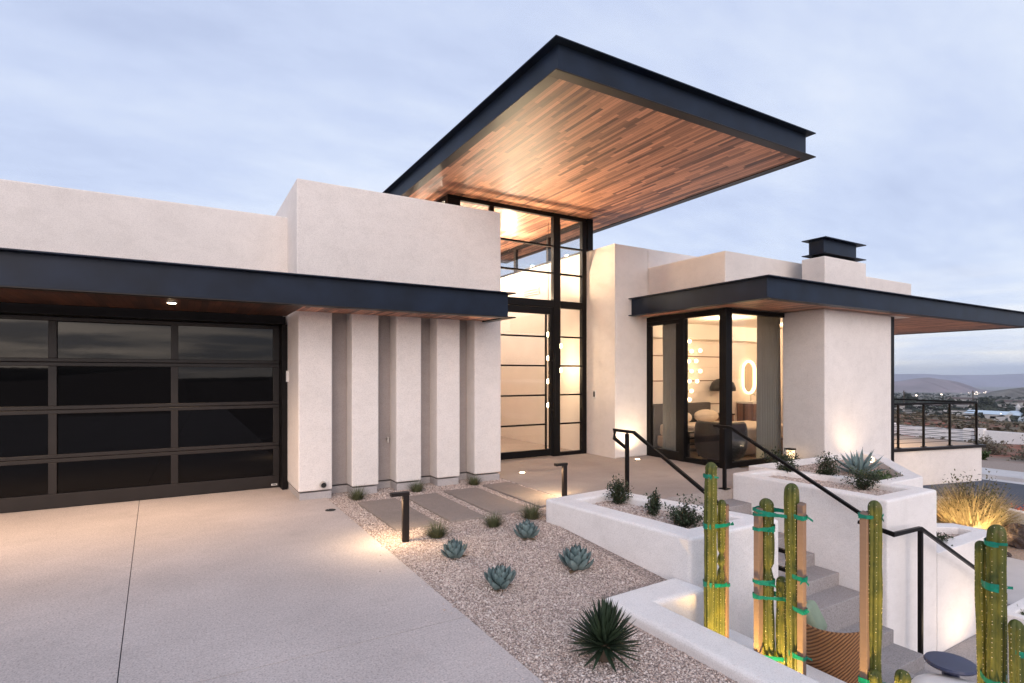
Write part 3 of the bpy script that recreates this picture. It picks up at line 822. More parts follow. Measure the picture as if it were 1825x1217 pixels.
# planter between gravel bed and stairs
p1 = thing('stucco_planter', 'low white stucco planter with three small dark shrubs beside the gravel bed', 'planter', (4.2, 4.3, -.3))
O = [(3.56, 5.28), (3.77, 3.36), (5.02, 3.36), (4.55, 5.36)]
I = [(3.86, 5.06), (4.02, 3.60), (4.76, 3.60), (4.38, 5.12)]
def ring_wall(outer, inner, z0, z1, zin, parent, name='wall', mat='white', bevel=.028):
    if sum(p[0]*q[1]-q[0]*p[1] for p, q in zip(outer, outer[1:]+outer[:1])) < 0: outer = outer[::-1]; inner = inner[::-1]
    n = len(outer); vs = [(x, y, z0) for x, y in outer]+[(x, y, z1) for x, y in outer]+[(x, y, z1) for x, y in inner]+[(x, y, zin) for x, y in inner]
    fs = []
    for i in range(n):
        j = (i+1) % n
        fs += [(i, j, n+j, n+i), (n+i, n+j, 2*n+j, 2*n+i), (2*n+i, 2*n+j, 3*n+j, 3*n+i)]
    fs.append(tuple(range(n))[::-1]); fs.append(tuple(range(3*n, 4*n)))
    return MB().add(vs, fs).build(name, mat, parent, bevel, seg=3)
ring_wall(O, I, -1.3, .25, .12, p1)
def inpoly(P):
    def f(x, y):
        c = False
        for (x1, y1), (x2, y2) in zip(P, P[1:]+P[:1]):
            if (y1 > y) != (y2 > y) and x < (x2-x1)*(y-y1)/(y2-y1)+x1: c = not c
        return c
    return f
def fill(P, z, parent, n, seed, smin=.0055, smax=.011):
    o = MB().prism([(x, y) for x, y in P], z-.05, z).build('gravel_fill', 'gravel', parent)
    xs = [p[0] for p in P]; ys = [p[1] for p in P]
    s = stones('gravel', n, min(xs), max(xs), min(ys), max(ys), lambda x, y: z, inpoly(P), smin, smax, seed=seed, parent=parent)
    return o
fill(I, .165, p1, 9000, 21)

# planter right of the stairs, with the column bed behind it
p2 = thing('stucco_planter', 'tall white stucco planter right of the concrete stairs, filled with gravel and shrubs', 'planter', (7.5, 4.4, -1.9))
O2 = [(6.94, 5.40), (6.94, 3.30), (8.13, 3.30), (8.13, 4.60), (7.80, 5.40)]
I2 = [(7.14, 5.22), (7.14, 3.52), (7.93, 3.52), (7.93, 4.55), (7.68, 5.22)]
ring_wall(O2, I2, -2.0, .225, .08, p2)
fill(I2, .14, p2, 9000, 22)
p4 = thing('stucco_planter', 'white rimmed gravel bed at the foot of the stucco column, holding a large agave', 'planter', (9, 5, -1.9))
O4 = [(8.132, 3.88), (9.12, 3.88), (10.9, 5.28), (11.2, 5.77), (7.81, 5.77), (7.81, 5.41), (8.132, 4.61)]
I4 = [(8.16, 4.06), (8.98, 4.06), (10.68, 5.36), (10.95, 5.74), (7.90, 5.74), (7.90, 5.45), (8.16, 4.70)]
ring_wall(O4, I4, -2.0, .205, .0, p4, bevel=.02)
fill(I4, .10, p4, 9000, 23)
cg = MB().prism([(8.61, 5.78), (9.94, 5.78), (9.94, 6.41), (10.18, 6.41), (10.18, 6.55), (8.61, 6.52)], -.3, -.01).build('gravel_strip', 'gravel'); stuff(cg)
p3 = thing('stucco_planter', 'lower white stucco planter with gravel and dark groundcover beside the descending handrail', 'planter', (9, 4, -1.9))
O3 = [(8.135, 3.30), (9.98, 3.30), (9.98, 3.86), (9.5, 4.15), (9.12, 3.87), (8.135, 3.87)]
I3 = [(8.15, 3.52), (9.75, 3.52), (9.75, 3.70), (9.45, 3.92), (9.14, 3.72), (8.15, 3.72)]
ring_wall(O3, I3, -2.0, -.57, -.75, p3, bevel=.03)
fill(I3, -.67, p3, 3500, 24)

# low retaining wall / cactus bed in front
p5 = thing('cactus_planter', 'low white L-shaped stucco wall edging the sunken bed of staked cacti', 'planter', (3.2, 2.5, -1.1))
mb = MB().prism([(2.90, -1.0), (3.21, -1.0), (3.21, 3.19), (3.775, 3.19), (3.752, 3.52), (2.90, 3.48)], -1.2, -.12)
mb.build('wall', 'white', p5, .04, seg=4)
MB().box(4.02, 4.22, -1.0, 3.355, -1.2, -.60).build('inner_kerb', 'white', p5, .025, seg=3)
box('soil', 'soil', (3.2, 4.02, -1, 3.36, -1.2, -.80), p5)

# ------------------------------------------------------------------ stairs
st = thing('concrete_stairs', 'grey concrete stairs descending from the terrace between two white planters', 'stairs', (6, 4.4, -1.07))
for i in range(1, 7):
    yb = 5.396-.305*(i-1); z = -.1525*i
    box('step', 'step', (4.90, 6.94, yb-.305-.02, yb, z-.35, z), st, .008)
box('riser', 'step', (4.90, 6.94, 5.397, 5.42, -.16, -.012), st)
lw = thing('concrete_stairs', 'lower flight of concrete stairs beside the seating terrace at the tall planter corner', 'stairs', (6.3, 2.8, -1.83))
for i in range(1, 5):
    yb = 3.565-.305*(i-1); z = -1.07-.1525*i
    box('step', 'step', (5.75, 6.94, yb-.325, yb, z-.35, z), lw, .008)
struct(MB().box(4.22, 5.749, -2.5, 3.566, -2.0, -1.07).build('lower_terrace', 'step'))
struct(MB().box(5.75, 10.74, -3, 3.29, -2.1, -1.832).build('lower_path', 'step'))
# handrails
def rail(label, paths, posts, loc, r=.026):
    t = thing('handrail', label, 'handrail', loc, 'handrails of the front stairs')
    for pth in paths: MB().tube(pth, r, 4).build('rail', 'black', t)
    for x, y, z0, z1 in posts:
        MB().tube([(x, y, z0), (x, y, z1-.03)], .030, 4).box(x-.06, x+.06, y-.06, y+.06, z0, z0+.012).build('post', 'black', t)
        MB().tube([(x, y, z1-.035), (x, y, z1)], .012, 6, 0).build('bracket', 'black', t)
    return t
rail('black square handrail along the left side of the stairs with a looped upper end',
     [[(5.25, 5.79, .655), (5.25, 6.04, .765), (5.25, 6.04, .885), (5.25, 5.65, .885), (5.25, 3.62, -.125), (5.25, 3.43, -.125), (5.25, 3.43, -.31), (5.25, 3.70, -.31)]],
     [(5.25, 5.78, -.01, .885), (5.25, 3.72, -1.07, -.08)], (5.25, 5.78, 0))
rail('black handrail mounted along the white planter wall on the right side of the stairs',
     [[(6.80, 5.61, .905), (6.80, 5.32, .905), (6.80, 3.50, .03)]],
     [(6.80, 5.42, 0, .905)], (6.8, 5.4, 0))
rail('black handrail turning the planter corner and dropping steeply toward the lower walkway',
     [[(6.70, 3.50, -.03), (6.70, 3.13, -.085), (7.3, 3.13, -.10), (9.35, 3.13, -1.12)]],
     [(7.3, 3.13, -1.832, -.10), (9.3, 3.13, -1.832, -1.08)], (7.3, 3.13, -1.83))

# ------------------------------------------------------------------ outdoor lamps
def bollard(label, x, y, z, h, e):
    t = thing('bollard_light', label, 'bollard light', (x, y, z), 'bollard lights along the gravel bed')
    MB().box(x-.034, x+.034, y-.02, y+.02, z-.02, z+h-.035).build('post', 'bronze', t, .003, seg=1)
    hd = MB().box(x-.155, x+.034, y-.032, y+.032, z+h-.035, z+h).build('lamp_head', 'bronze', t, .003, seg=1)
    MB().box(x-.145, x-.045, y-.022, y+.022, z+h-.0355, z+h-.0351).build('lens', 'lens', hd)
    lamp('bollard_lamp', 'SPOT', (x-.1, y, z+h-.045), e, (1, .72, .42), t, (x-.14, y, z), 172, .6, .03)
    return t
bollard('short black angled bollard light standing at the driveway edge', 1.93, 5.36, -.01, .50, 29)
bollard('short black angled bollard light standing by the left planter corner on the terrace edge', 4.50, 6.2, -.01, .47, 28)
def uplight(label, x, y, z, tgt, e, spot=110, r=.045, sz=.03, col=(1, .74, .46)):
    t = thing('ground_uplight', label, 'uplight', (x, y, z), 'small round uplights set in the ground')
    MB().lathe([(r+.015, 0), (r+.015, .006), (r, .006)], (x, y, z), 20).build('ring', 'metal_pipe', t)
    MB().lathe([(r, .0065), (r*.6, .010)], (x, y, z), 20).build('lens', 'lens', t)
    lamp('uplight_lamp', 'SPOT', (x, y, z+.025), e, col, t, tgt, spot, .8, sz)
    return t
uplight('round uplight in the terrace floor in front of the glass entry', 4.96, 8.05, .001, (5.2, 8.9, 5), 190, 150)
uplight('round uplight in the terrace floor washing the stucco pier right of the entry', 7.69, 8.17, .001, (7.75, 8.5, 2.8), 46, 140)
uplight('round uplight in the gravel bed washing the stucco column', 10.5, 5.30, .11, (11.0, 5.775, 1.6), 15, 140)
ln = thing('lantern', 'small square glowing lantern standing beside the corner window', 'lantern', (9.72, 6.28, -.01))
MB().box(9.66, 9.78, 6.22, 6.34, .0, .03).build('base', 'bronze', ln)
MB().box(9.655, 9.785, 6.215, 6.345, .27, .30).build('cap', 'bronze', ln)
MB().box(9.672, 9.768, 6.232, 6.328, .03, .27).build('glow_panel', 'lantern', ln)
d = thing('drain_cover', 'small round drain cover in the driveway near the pier', 'drain cover', (1.57, 7.03, .001))
MB().lathe([(.062, 0), (.062, .004), (.045, .003)], (1.57, 7.03, .001), 20).build('cover_plate', 'pvc', d)

# ------------------------------------------------------------------ plants
def leaf(mb, az, L, W, e0, e1, rb, z0, th, nseg=6, tip=True, prof=None, twist=0, chan=.25):
    """fleshy leaf with diamond section; elevation goes from e0 (base) to e1 (tip), radians"""
    p = Vector((rb, 0, z0)); vs = []; prof = prof or (lambda t: (.55+.9*t if t < .5 else 1.0*(1-((t-.5)/.5)**2.2)))
    R = Matrix.Rotation(az, 3, 'Z')
    pts = []
    for i in range(nseg+1):
        t = i/nseg; e = e0+(e1-e0)*t
        pts.append((p.copy(), e, max(.02, prof(t))*W/2))
        p = p+Vector((cos(e), 0, sin(e)))*(L/nseg)
    for q, e, hw in pts:
        nrm = Vector((-sin(e), 0, cos(e)))
        tk = th*(hw/(W/2))
        for o in (Vector((0, hw, 0))+nrm*hw*chan, nrm*(-.05*tk), Vector((0, -hw, 0))+nrm*hw*chan, nrm*(-tk)):
            vs.append(R @ (q+o))
    fs = [(i*4+j, (i+1)*4+j, (i+1)*4+(j+1) % 4, i*4+(j+1) % 4) for i in range(nseg) for j in range(4)]
    fs.append((0, 1, 2, 3)); n = nseg*4; fs.append((n+3, n+2, n+1, n))
    mb.add(vs, fs)
    if tip:
        q, e, hw = pts[-1]; d = Vector((cos(e), 0, sin(e)))
        c = mb.cur; mb.cur = 1
        s = .004
        a = [R @ (q+Vector((0, s, 0))), R @ (q+Vector((0, -s, 0))), R @ (q+Vector((0, 0, s))), R @ (q+d*.022)]
        mb.add(a, [(0, 1, 3), (1, 2, 3), (2, 0, 3)]); mb.cur = c

def agave_proto(seed):
    r = random.Random(seed); mb = MB()
    n = 30
    for i in range(n):
        u = i/(n-1)
        az = i*2.39996+r.uniform(-.1, .1)
        e0 = radians(20+55*u)+r.uniform(-.06, .06); e1 = e0+radians(48-26*u)
        L = (.155-.02*u)*r.uniform(.9, 1.1)
        leaf(mb, az, L, .080*(1-.3*u), e0, e1, .030*(1-u)+.004, .010+.040*u, .015, prof=lambda t: (.62+.9*t if t < .42 else max(.03, 1.0-((t-.42)/.58)**3.0)))
    mb.cur = 2
    for i in range(5):
        leaf(mb, r.uniform(0, 6.28), .10*r.uniform(.8, 1.1), .05, radians(6), radians(-8), .03, .008, .006, tip=False)
    return mb
AG = [(2.171, 4.704, -.024, 1.0), (2.215, 3.946, -.063, 1.12), (3.071, 4.891, -.023, 1.08), (3.101, 4.099, -.116, 1.28)]
AL = ['small blue-grey agave rosette near the bollard, upright leaves', 'blue-grey agave rosette in the middle of the gravel near the driveway edge', 'small teal agave rosette with wide lower leaves near the grass tufts', 'largest blue agave rosette in the gravel, beside the planter wall']
for i, ((x, y, z, s), l) in enumerate(zip(AG, AL)):
    t = thing('agave', l, 'agave', (x, y, z-.01), 'small blue agaves in the gravel')
    agave_proto(i+3).build('rosette', ['agave', 'agave_tip', 'deadleaf'], t, local=True, smooth=False)
    t.rotation_euler = (random.uniform(-.06, .06), random.uniform(-.06, .06), random.uniform(0, 6)); t.scale = (s*.93, s*.93, s*.95)
# spiky dark agave
def spiky(seed, n, L, W, mats, name, emin=-18, emax=88, zb=.1, edge=True):
    r = random.Random(seed); mb = MB()
    for i in range(n):
        u = i/(n-1); az = i*2.39996+r.uniform(-.15, .15)
        e0 = radians(emin+(emax-emin)*u**.85)+r.uniform(-.08, .08); e1 = e0+radians(r.uniform(-12, 16))
        l = L*r.uniform(.86, 1.06)*(1-.12*u)
        leaf(mb, az, l, W*r.uniform(.85, 1.1), e0, e1, .012, zb+.04*u, W*.3, 5, False, lambda t: (.7+.6*t if t < .5 else max(.02, 1-((t-.5)/.5)**1.6)), chan=.1)
    return mb
yt = thing('spiky_agave', 'dark green spiky agave ball in the foreground gravel', 'agave', (2.25, 2.68, -.13))
spiky(5, 160, .25, .0235, None, 'y').build('leaf_ball', ['yucca'], yt, local=True); yt.scale = (1, 1, 1.12)
mbm = MB(); r = random.Random(5)
MB().lathe([(.05, -.02), (.06, .05), (.03, .12)], (0, 0, 0), 10).build('stem', 'twig', yt, local=True)

ba = thing('large_agave', 'large grey-blue agave with long pointed arching leaves at the column foot', 'agave', (9.12, 4.75, .08))
mb = MB(); r = random.Random(9)
for i in range(22):
    u = i/21; az = i*2.39996
    leaf(mb, az, (.46-.08*u)*r.uniform(.85, 1.1), .085*(1-.2*u), radians(18+62*u), radians(8+72*u)+r.uniform(-.2, .2), .03, .03, .03, 7, True, lambda t: (.75+.5*t if t < .45 else max(.02, 1-((t-.45)/.55)**1.5)))
mb.build('rosette', ['bigagave', 'agave_tip'], ba, local=True)

def tuft_mesh(seed, n, L, spread, wd, curl=.9, elo=18):
    r = random.Random(seed); mb = MB()
    for i in range(n):
        az = r.uniform(0, 2*pi); rb = spread*.25*sqrt(r.random()); e = radians(r.uniform(elo, 88)); l = L*r.uniform(.6, 1.1)
        p = Vector((rb*cos(az), rb*sin(az), -.01)); az += r.uniform(-.5, .5)
        s = Vector((-sin(az), cos(az), 0)); vs = []
        for k_ in range(4):
            t = k_/3; w_ = wd*(1-t*.9)
            vs += [p+s*w_, p-s*w_]
            ee = e-curl*t
            p = p+Vector((cos(az)*cos(ee), sin(az)*cos(ee), sin(ee)))*(l/3)
        mb.add(vs, [(0, 1, 3, 2), (2, 3, 5, 4), (4, 5, 7, 6)])
    return mb
tp = [tuft_mesh(i+1, 420, .15, .16, .0020, .45, 28) for i in range(3)]
TU = [(2.026, 7.50, 'grey-green grass tuft beside the pier foot'), (2.895, 7.57, 'grass tuft in front of the second wall fin'), (3.821, 7.59, 'grass tuft in front of the gap before the last wall fin'), (2.258, 5.345, 'dark grass tuft behind the bollard light at the paver end'), (2.954, 5.403, 'dark round grass tuft between the pavers and the blue agaves'), (3.50, 5.47, 'grass tuft against the corner of the left planter')]
for i, (x, y, l) in enumerate(TU):
    t = thing('grass_tuft', l, 'grass tuft', (x, y, -.012), 'small grass tufts in the gravel', random.uniform(0, 6))
    tp[i % 3].build('blades', 'tuft', t, local=True)
    s = (1.35, 1.3, 1.25, 1.35, 1.25, 1.5)[i]; t.scale = (s, s, s)

def shrub_mesh(seed, n, R, Hh, leafl, nb=9, flat=1.0):
    """branches and clumps of small leaves; returns (twigs, leaves)"""
    r = random.Random(seed); tw = MB(); lv = MB(); tips = []
    for b_ in range(nb):
        az = r.uniform(0, 2*pi); e = radians(r.uniform(25, 85)); l = Hh*r.uniform(.6, 1.05)
        p = Vector((0, 0, 0)); pts = [p.copy()]
        for q in range(4):
            d = Vector((cos(az)*cos(e)*R/Hh*1.1, sin(az)*cos(e)*R/Hh*1.1, sin(e)*flat)); p = p+d*l/4; pts.append(p.copy()); az += r.uniform(-.5, .5); e = min(1.5, e+r.uniform(-.2, .25)); tips.append(p.copy())
        tw.tube(pts, [.006, .005, .004, .003, .002], 4)
        for q in range(2):
            a = pts[r.randint(1, 3)]; b2 = a+Vector((r.uniform(-1, 1)*R*.4, r.uniform(-1, 1)*R*.4, r.uniform(.1, .5)*Hh*.5)); tw.tube([a, b2], [.003, .0015], 4); tips.append(b2); tips.append((a+b2)/2)
    for i in range(n):
        c = r.choice(tips)+Vector((r.gauss(0, .13)*R, r.gauss(0, .13)*R, r.gauss(0, .10)*Hh))
        if c.z < .015: c.z = .015+r.random()*.03
        az = r.uniform(0, 2*pi); e = r.uniform(-.6, 1.3); l = leafl*r.uniform(.6, 1.2)
        d = Vector((cos(az)*cos(e), sin(az)*cos(e), sin(e))); s = d.cross(Vector((0, 0, 1)))
        s = s.normalized() if s.length > .01 else Vector((1, 0, 0)); s = (s+Vector((0, 0, r.uniform(-.6, .6)))).normalized()
        m_ = c+d*l*.5
        lv.add([c, m_+s*l*.28, c+d*l, m_-s*l*.28], [(0, 1, 2, 3)])
    return tw, lv
def shrub(label, loc, seed, n, R, Hh, leafl, mat='shrub', name='shrub', cat='shrub', group=None, nb=9, flat=1):
    t = thing(name, label, cat, loc, group)
    tw, lv = shrub_mesh(seed, n, R, Hh, leafl, nb, flat)
    tw.build('branches', 'twig', t, local=True)
    lv.build('foliage', mat, t, local=True)
    return t
SG = 'shrubs in the left planter'
shrub('small dark shrub at the far end of the left planter, by the handrail post', (4.33, 4.92, .16), 1, 1500, .22, .30, .034, group=SG, nb=12)
shrub('small dark narrow shrub in the middle of the left planter', (4.31, 4.34, .16), 2, 1000, .15, .27, .034, group=SG, nb=9)
shrub('small dark shrub at the near end of the left planter, half behind a cactus', (4.28, 3.85, .16), 3, 1600, .22, .27, .034, group=SG, nb=12)
SG = 'shrubs in the bed by the column'
shrub('dark leggy shrub below the corner window behind the handrail', (7.83, 5.12, .13), 4, 1300, .22, .30, .036, group=SG, nb=11)
shrub('dark shrub in front of the lantern by the window corner', (9.0, 6.02, -.01), 14, 1300, .42, .38, .05, group=SG, nb=14)
shrub('dark upright shrub left of the large agave', (8.02, 4.62, .13), 5, 1700, .25, .37, .036, group=SG, nb=12)
shrub('dark spreading shrub in front of the large agave', (7.72, 3.98, .13), 6, 1500, .27, .30, .032, group=SG, nb=12)
shrub('bright green low shrub at the right end of the column bed', (8.66, 4.22, .1), 7, 1700, .36, .22, .036, 'shrub2', group=SG, nb=14, flat=.7)
SG = 'groundcover shrubs in the lower planters'
shrub('dark green leathery shrub in the lower planter beside the tall planter corner', (8.70, 3.62, -.68), 8, 1500, .42, .24, .055, group=SG, nb=14, flat=.7)
shrub('green shrub in the low kerb bed beside the walkway', (10.25, 2.95, -1.8), 9, 1100, .36, .28, .05, 'shrub2', group=SG, nb=16, flat=.7)
kb = thing('kerb_bed', 'low white kerbed bed beside the lower walkway', 'planter', (10.2, 2.9, -1.9))
ring_wall([(9.75, 2.2), (10.72, 2.2), (10.72, 3.25), (9.75, 3.25)], [(9.9, 2.35), (10.57, 2.35), (10.57, 3.1), (9.9, 3.1)], -2.1, -1.62, -1.75, kb, bevel=.02)

# golden grass lit from below
gt = thing('ornamental_grass', 'golden ornamental grass bush glowing above hidden uplights', 'grass bush', (15.0, 5.42, -1.88))
mbg = tuft_mesh(44, 3200, 1.2, 1.7, .009, .7, 26)
mbg.build('blades', 'straw', gt, local=True)
tw, lv = shrub_mesh(45, 2200, .85, 1.35, .075, 30); lv.build('foliage', leafmat('olive bush leaf', (.05, .05, .02), (.13, .12, .05), .7), gt, local=True); tw.build('branches', 'twig', gt, local=True)
gt.scale = (.86, .86, .98)
uplight('round uplight under the left side of the golden grass bush', 13.75, 5.75, -1.86, (14.9, 5.5, -1.1), 180, 100)
uplight('round uplight under the right side of the golden grass bush', 14.1, 4.75, -1.86, (15.0, 5.3, -1.1), 220, 100)
rk = thing('boulder', 'rough dark boulder beside the golden grass bush', 'boulder', (14.9, 4.62, -1.92))
rk.scale = (.78, .78, .78)
mb = MB(); r = random.Random(4); n = 18; m_ = 11; vs = []
for i in range(m_+1):
    for j in range(n):
        th = pi*i/m_; ph = 2*pi*j/n
        q = 1+.16*sin(3*ph+i)+.14*sin(5*ph-2*i+1)*sin(th)+r.uniform(-.06, .06)
        vs.append((.34*q*sin(th)*cos(ph), .30*q*sin(th)*sin(ph), .27+.33*q*cos(th)))
mb.add(vs, [(i*n+j, (i+1)*n+j, (i+1)*n+(j+1) % n, i*n+(j+1) % n) for i in range(m_) for j in range(n)])
mb.build('boulder_rock', 'rock', rk, local=True)
rk2 = tag(MB().sphere((13.9, 4.5, -1.86), .10, 9, 6, .6).build('small_rock', 'rock'), 'small dark rock on the gravel in front of the boulder', 'rock')
cwall = thing('retaining_wall', 'low white kerb wall between the golden grass and the street', 'wall', (16.4, 5, -1.9))
MB().tube([(16.5, 9, -1.63), (16.45, 6.2, -1.63), (16.35, 5.2, -1.63), (16.0, 4.2, -1.63), (15.2, 2.6, -1.63), (14.2, 0, -1.63)], .30, 4, pi/4, .5).build('wall_run', 'white', cwall)
rf = thing('red_flower_bush', 'low red flowering plant along the kerb wall by the street', 'flower bush', (16.75, 5.05, -1.9))
tw, lv = shrub_mesh(61, 800, .42, .6, .07, 14); tw.build('branches', 'twig', rf, local=True); lv.build('flowers', 'redflower', rf, local=True)

# ------------------------------------------------------------------ cacti
def cactus_stem(x, y, z0, z1, R, seed, ribs=7, pinch=None):
    r = random.Random(seed); mb = MB(); nt_ = ribs*6; hgt = z1-z0; n = max(10, int(hgt/.035))
    ph0 = r.uniform(0, 6); wob = r.uniform(0, 6); lean = (r.uniform(-.008, .008), r.uniform(-.008, .008))
    rings = []
    for i in range(n+1):
        t = i/n; z = z0+hgt*t
        cap = 1.0
        dtop = (z1-z)/(R*1.15)
        if dtop < 1: cap = sqrt(max(0.0015, 1-(1-dtop)**2))
        rad = R*cap*(1+.05*sin(z*9+wob)+.03*sin(z*23+wob))
        if pinch:
            for pz in pinch: rad *= 1-.5*math.exp(-((z-pz)/.022)**2)
        rings.append((z, rad, cap))
    # extra dense rings at the top
    vs = []
    top = []
    for i in range(7):
        a = (i+1)/7*pi/2; top.append((z1-R*1.15*(1-sin(a)), R*max(.02, cos(a)), 1))
    rings = [q for q in rings if q[0] < z1-R*1.15]+[(z1-R*1.15, R*(1+.05*sin((z1-R)*9+wob)), 1)]+top
    for z, rad, cap in rings:
        t = (z-z0)/hgt
        for j in range(nt_):
            a = 2*pi*j/nt_; cap_t = min(1, max(0, (z1-z)/.12))
            q = abs(cos(ribs*a/2)); d = .70+.30*q**.7
            a2 = a+ph0+.10*sin(z*3.1+wob)*cap_t; vs.append((x+lean[0]*t*3+rad*d*(1+.05*sin(3*a+z*4+wob))*cos(a2), y+lean[1]*t*3+rad*d*(1+.05*sin(3*a+z*4+wob))*sin(a2), z))
    m_ = len(rings)
    mb.add(vs, [(i*nt_+j, i*nt_+(j+1) % nt_, (i+1)*nt_+(j+1) % nt_, (i+1)*nt_+j) for i in range(m_-1) for j in range(nt_)]+[tuple(range((m_-1)*nt_, m_*nt_))])
    mb.cur = 1
    z = z0+.02
    while z < z1-.01:
        rad = np.interp(z, [q[0] for q in rings], [q[1] for q in rings]); t = (z-z0)/hgt
        for q in range(ribs):
            a0 = 2*pi*q/ribs; a = ph0+a0+.10*sin(z*3.1+wob)*min(1, max(0, (z1-z)/.12)); m5 = rad*(1+.05*sin(3*a0+z*4+wob))
            if r.random() < .88: mb.octa((x+lean[0]*t*3+m5*cos(a), y+lean[1]*t*3+m5*sin(a), z+r.uniform(-.008, .008)), r.uniform(.0018, .0036))
        z += .028
    return mb
def hull(P):
    P = sorted(set(P))
    def half(Q):
        h = []
        for p in Q:
            while len(h) > 1 and (h[-1][0]-h[-2][0])*(p[1]-h[-2][1])-(h[-1][1]-h[-2][1])*(p[0]-h[-2][0]) <= 0: h.pop()
            h.append(p)
        return h
    a = half(P); b = half(P[::-1]); return a[:-1]+b[:-1]
def tie(shapes, z, mb, r, hw=.0105):
    """flat tape pulled tight round a bundle of stems and stakes"""
    pts = []
    for x, y, R, sq in shapes:
        for j in range(16):
            a = 2*pi*j/16; pts.append((x+R*cos(a), y+R*sin(a)))
    hp = hull(pts); loop = []
    for p, q in zip(hp, hp[1:]+hp[:1]):
        d = math.dist(p, q); m_ = max(1, int(d/.015))
        for i in range(m_): loop.append((p[0]+(q[0]-p[0])*i/m_, p[1]+(q[1]-p[1])*i/m_))
    n = len(loop); cx_ = sum(p[0] for p in loop)/n; cy_ = sum(p[1] for p in loop)/n
    for turn in range(2):
        sl = r.uniform(-.16, .16); ph = r.uniform(0, 6); vs = []; zz0 = z+(turn-.5)*.010
        for j, (x, y) in enumerate(loop):
            dx, dy = x-cx_, y-cy_; L = math.hypot(dx, dy); ux, uy = dx/L, dy/L
            zz = zz0+sl*(dx*cos(ph)+dy*sin(ph))+r.uniform(-.0015, .0015); h1 = hw*r.uniform(.8, 1.2)
            e = .003+.0015*turn
            vs += [(x+ux*e, y+uy*e, zz+h1), (x+ux*e, y+uy*e, zz-h1), (x+ux*(e-.0015), y+uy*(e-.0015), zz+h1), (x+ux*(e-.0015), y+uy*(e-.0015), zz-h1)]
        fs = []
        for j in range(n):
            a, b_ = j*4, ((j+1) % n)*4
            fs += [(a, b_, b_+1, a+1), (a+2, a+3, b_+3, b_+2), (a, a+2, b_+2, b_), (a+1, b_+1, b_+3, a+3)]
        mb.add(vs, fs)
    # knot and loose tail on the side towards the drive
    j = min(range(n), key=lambda i: loop[i][0]*.3+loop[i][1]*.95+r.uniform(0, .06)); x, y = loop[j]
    d = Vector((x-cx_, y-cy_, 0)).normalized(); s_ = Vector((-d.y, d.x, 0)); q = Vector((x, y, z))+d*.006
    for w_ in (1, -1):
        e = q+d*r.uniform(.01, .03)+s_*w_*r.uniform(.015, .04)+Vector((0, 0, r.uniform(-.03, .02)))
        mb.add([q+Vector((0, 0, .008)), q-Vector((0, 0, .006)), e-Vector((0, 0, .008)), e+Vector((0, 0, .007))], [(0, 1, 2, 3)])
def cactus(label, loc, stems, stakes, ties, seed, tapemat='tape'):
    t = thing('staked_cactus', label, 'cactus', loc, 'staked cacti in the sunken bed')
    r = random.Random(seed)
    for i, (x, y, z1, R, pinch) in enumerate(stems):
        cactus_stem(x, y, -.82, z1, R, seed*10+i, 7 if R > .045 else 6, pinch).build('stem', ['cactus', 'cspine'], t, smooth=True)
    for x, y, z1, w_ in stakes:
        MB().add([(x-w_/2, y-.022, -.85), (x+w_/2, y-.022, -.85), (x+w_/2, y+.022, -.85), (x-w_/2, y+.022, -.85), (x-w_/2, y-.022, z1-.015), (x+w_/2, y-.022, z1), (x+w_/2, y+.022, z1+.004), (x-w_/2, y+.022, z1-.01)],
                 [(0,3,2,1),(4,5,6,7),(0,1,5,4),(1,2,6,5),(2,3,7,6),(3,0,4,7)]).build('stake', 'stake', t, .003, seg=1)
    for z, who in ties:
        sh = [(stems[i][0], stems[i][1], stems[i][3]*.93, 0) for i in who if not isinstance(i, tuple) and i < 5 and z < stems[i][2]-.01]+[(*i, 0) for i in who if isinstance(i, tuple)]+[(x+sx_*w_*.42, y+sy_*.018, .008, 1) for x, y, z1, w_ in stakes if 9 in who for sx_ in (1, -1) for sy_ in (1, -1)]
        mb = MB(); tie(sh, z, mb, r); mb.build('tie', tapemat, t)
    return t
# screen-right direction in plan is (.861,-.509): stems of one plant sit side by side along it
def off(x, y, d, back=0): return (x+.861*d+.509*back, y-.509*d+.861*back)
a = (3.585, 3.0); b1 = off(*a, .083, .0); s1 = off(*a, .128, .0)
cactus('tall staked cactus nearest the left planter with thin side stem and timber stake', (3.6, 2.95, -.82),
       [(*a, .974, .049, None), (*b1, .674, .034, (.245, .14))], [(*s1, .642, .028)],
       [(.862, (0,)), (.481, (0, 1, 9)), (.011, (0, 1, 9))], 1)
a = (3.6, 2.502); s2 = off(*a, -.066); c2 = off(*a, .085, -.03)
cactus('staked cactus with a bulging jointed stem, a short side stem and a broad timber stake', (3.6, 2.5, -.82),
       [(*a, .775, .050, (.265,)), (*c2, .232, .039, None)], [(*s2, .707, .050)],
       [(.69, (0, 9, (3.63, 2.315, .05))), (.567, (0, 9)), (.189, (0, 9)), (.085, (0, 1, 9)), (-.337, (0, 1, 9))], 2)
a = (3.63, 2.315); s3 = off(*a, .008, -.075)
cactus('tall single-stem cactus with its timber stake standing in front of the stem', (3.63, 2.3, -.82),
       [(*a, .917, .048, None)], [(*s3, .797, .040)],
       [(.702, (0, 9)), (.289, (0, 9)), (.074, (0, 9)), (-.244, (0, 9))], 3)
a = (3.61, 1.79); s4 = off(*a, -.062)
cactus('tall staked cactus with its timber stake on the left, in front of the tall planter', (3.61, 1.79, -.82),
       [(*a, .906, .038, None)], [(*s4, .832, .036)], [(.807, (0, 9)), (-.189, (0, 9))], 4)
tag(cactus('pair of short cactus stems low between two staked cacti', (3.6, 1.66, -.82), [(3.62, 1.66, -.06, .042, None), (3.585, 1.745, -.10, .034, None)], [], [], 7), 'pair of short cactus stems low between two staked cacti', 'cactus', 'staked cacti in the sunken bed')
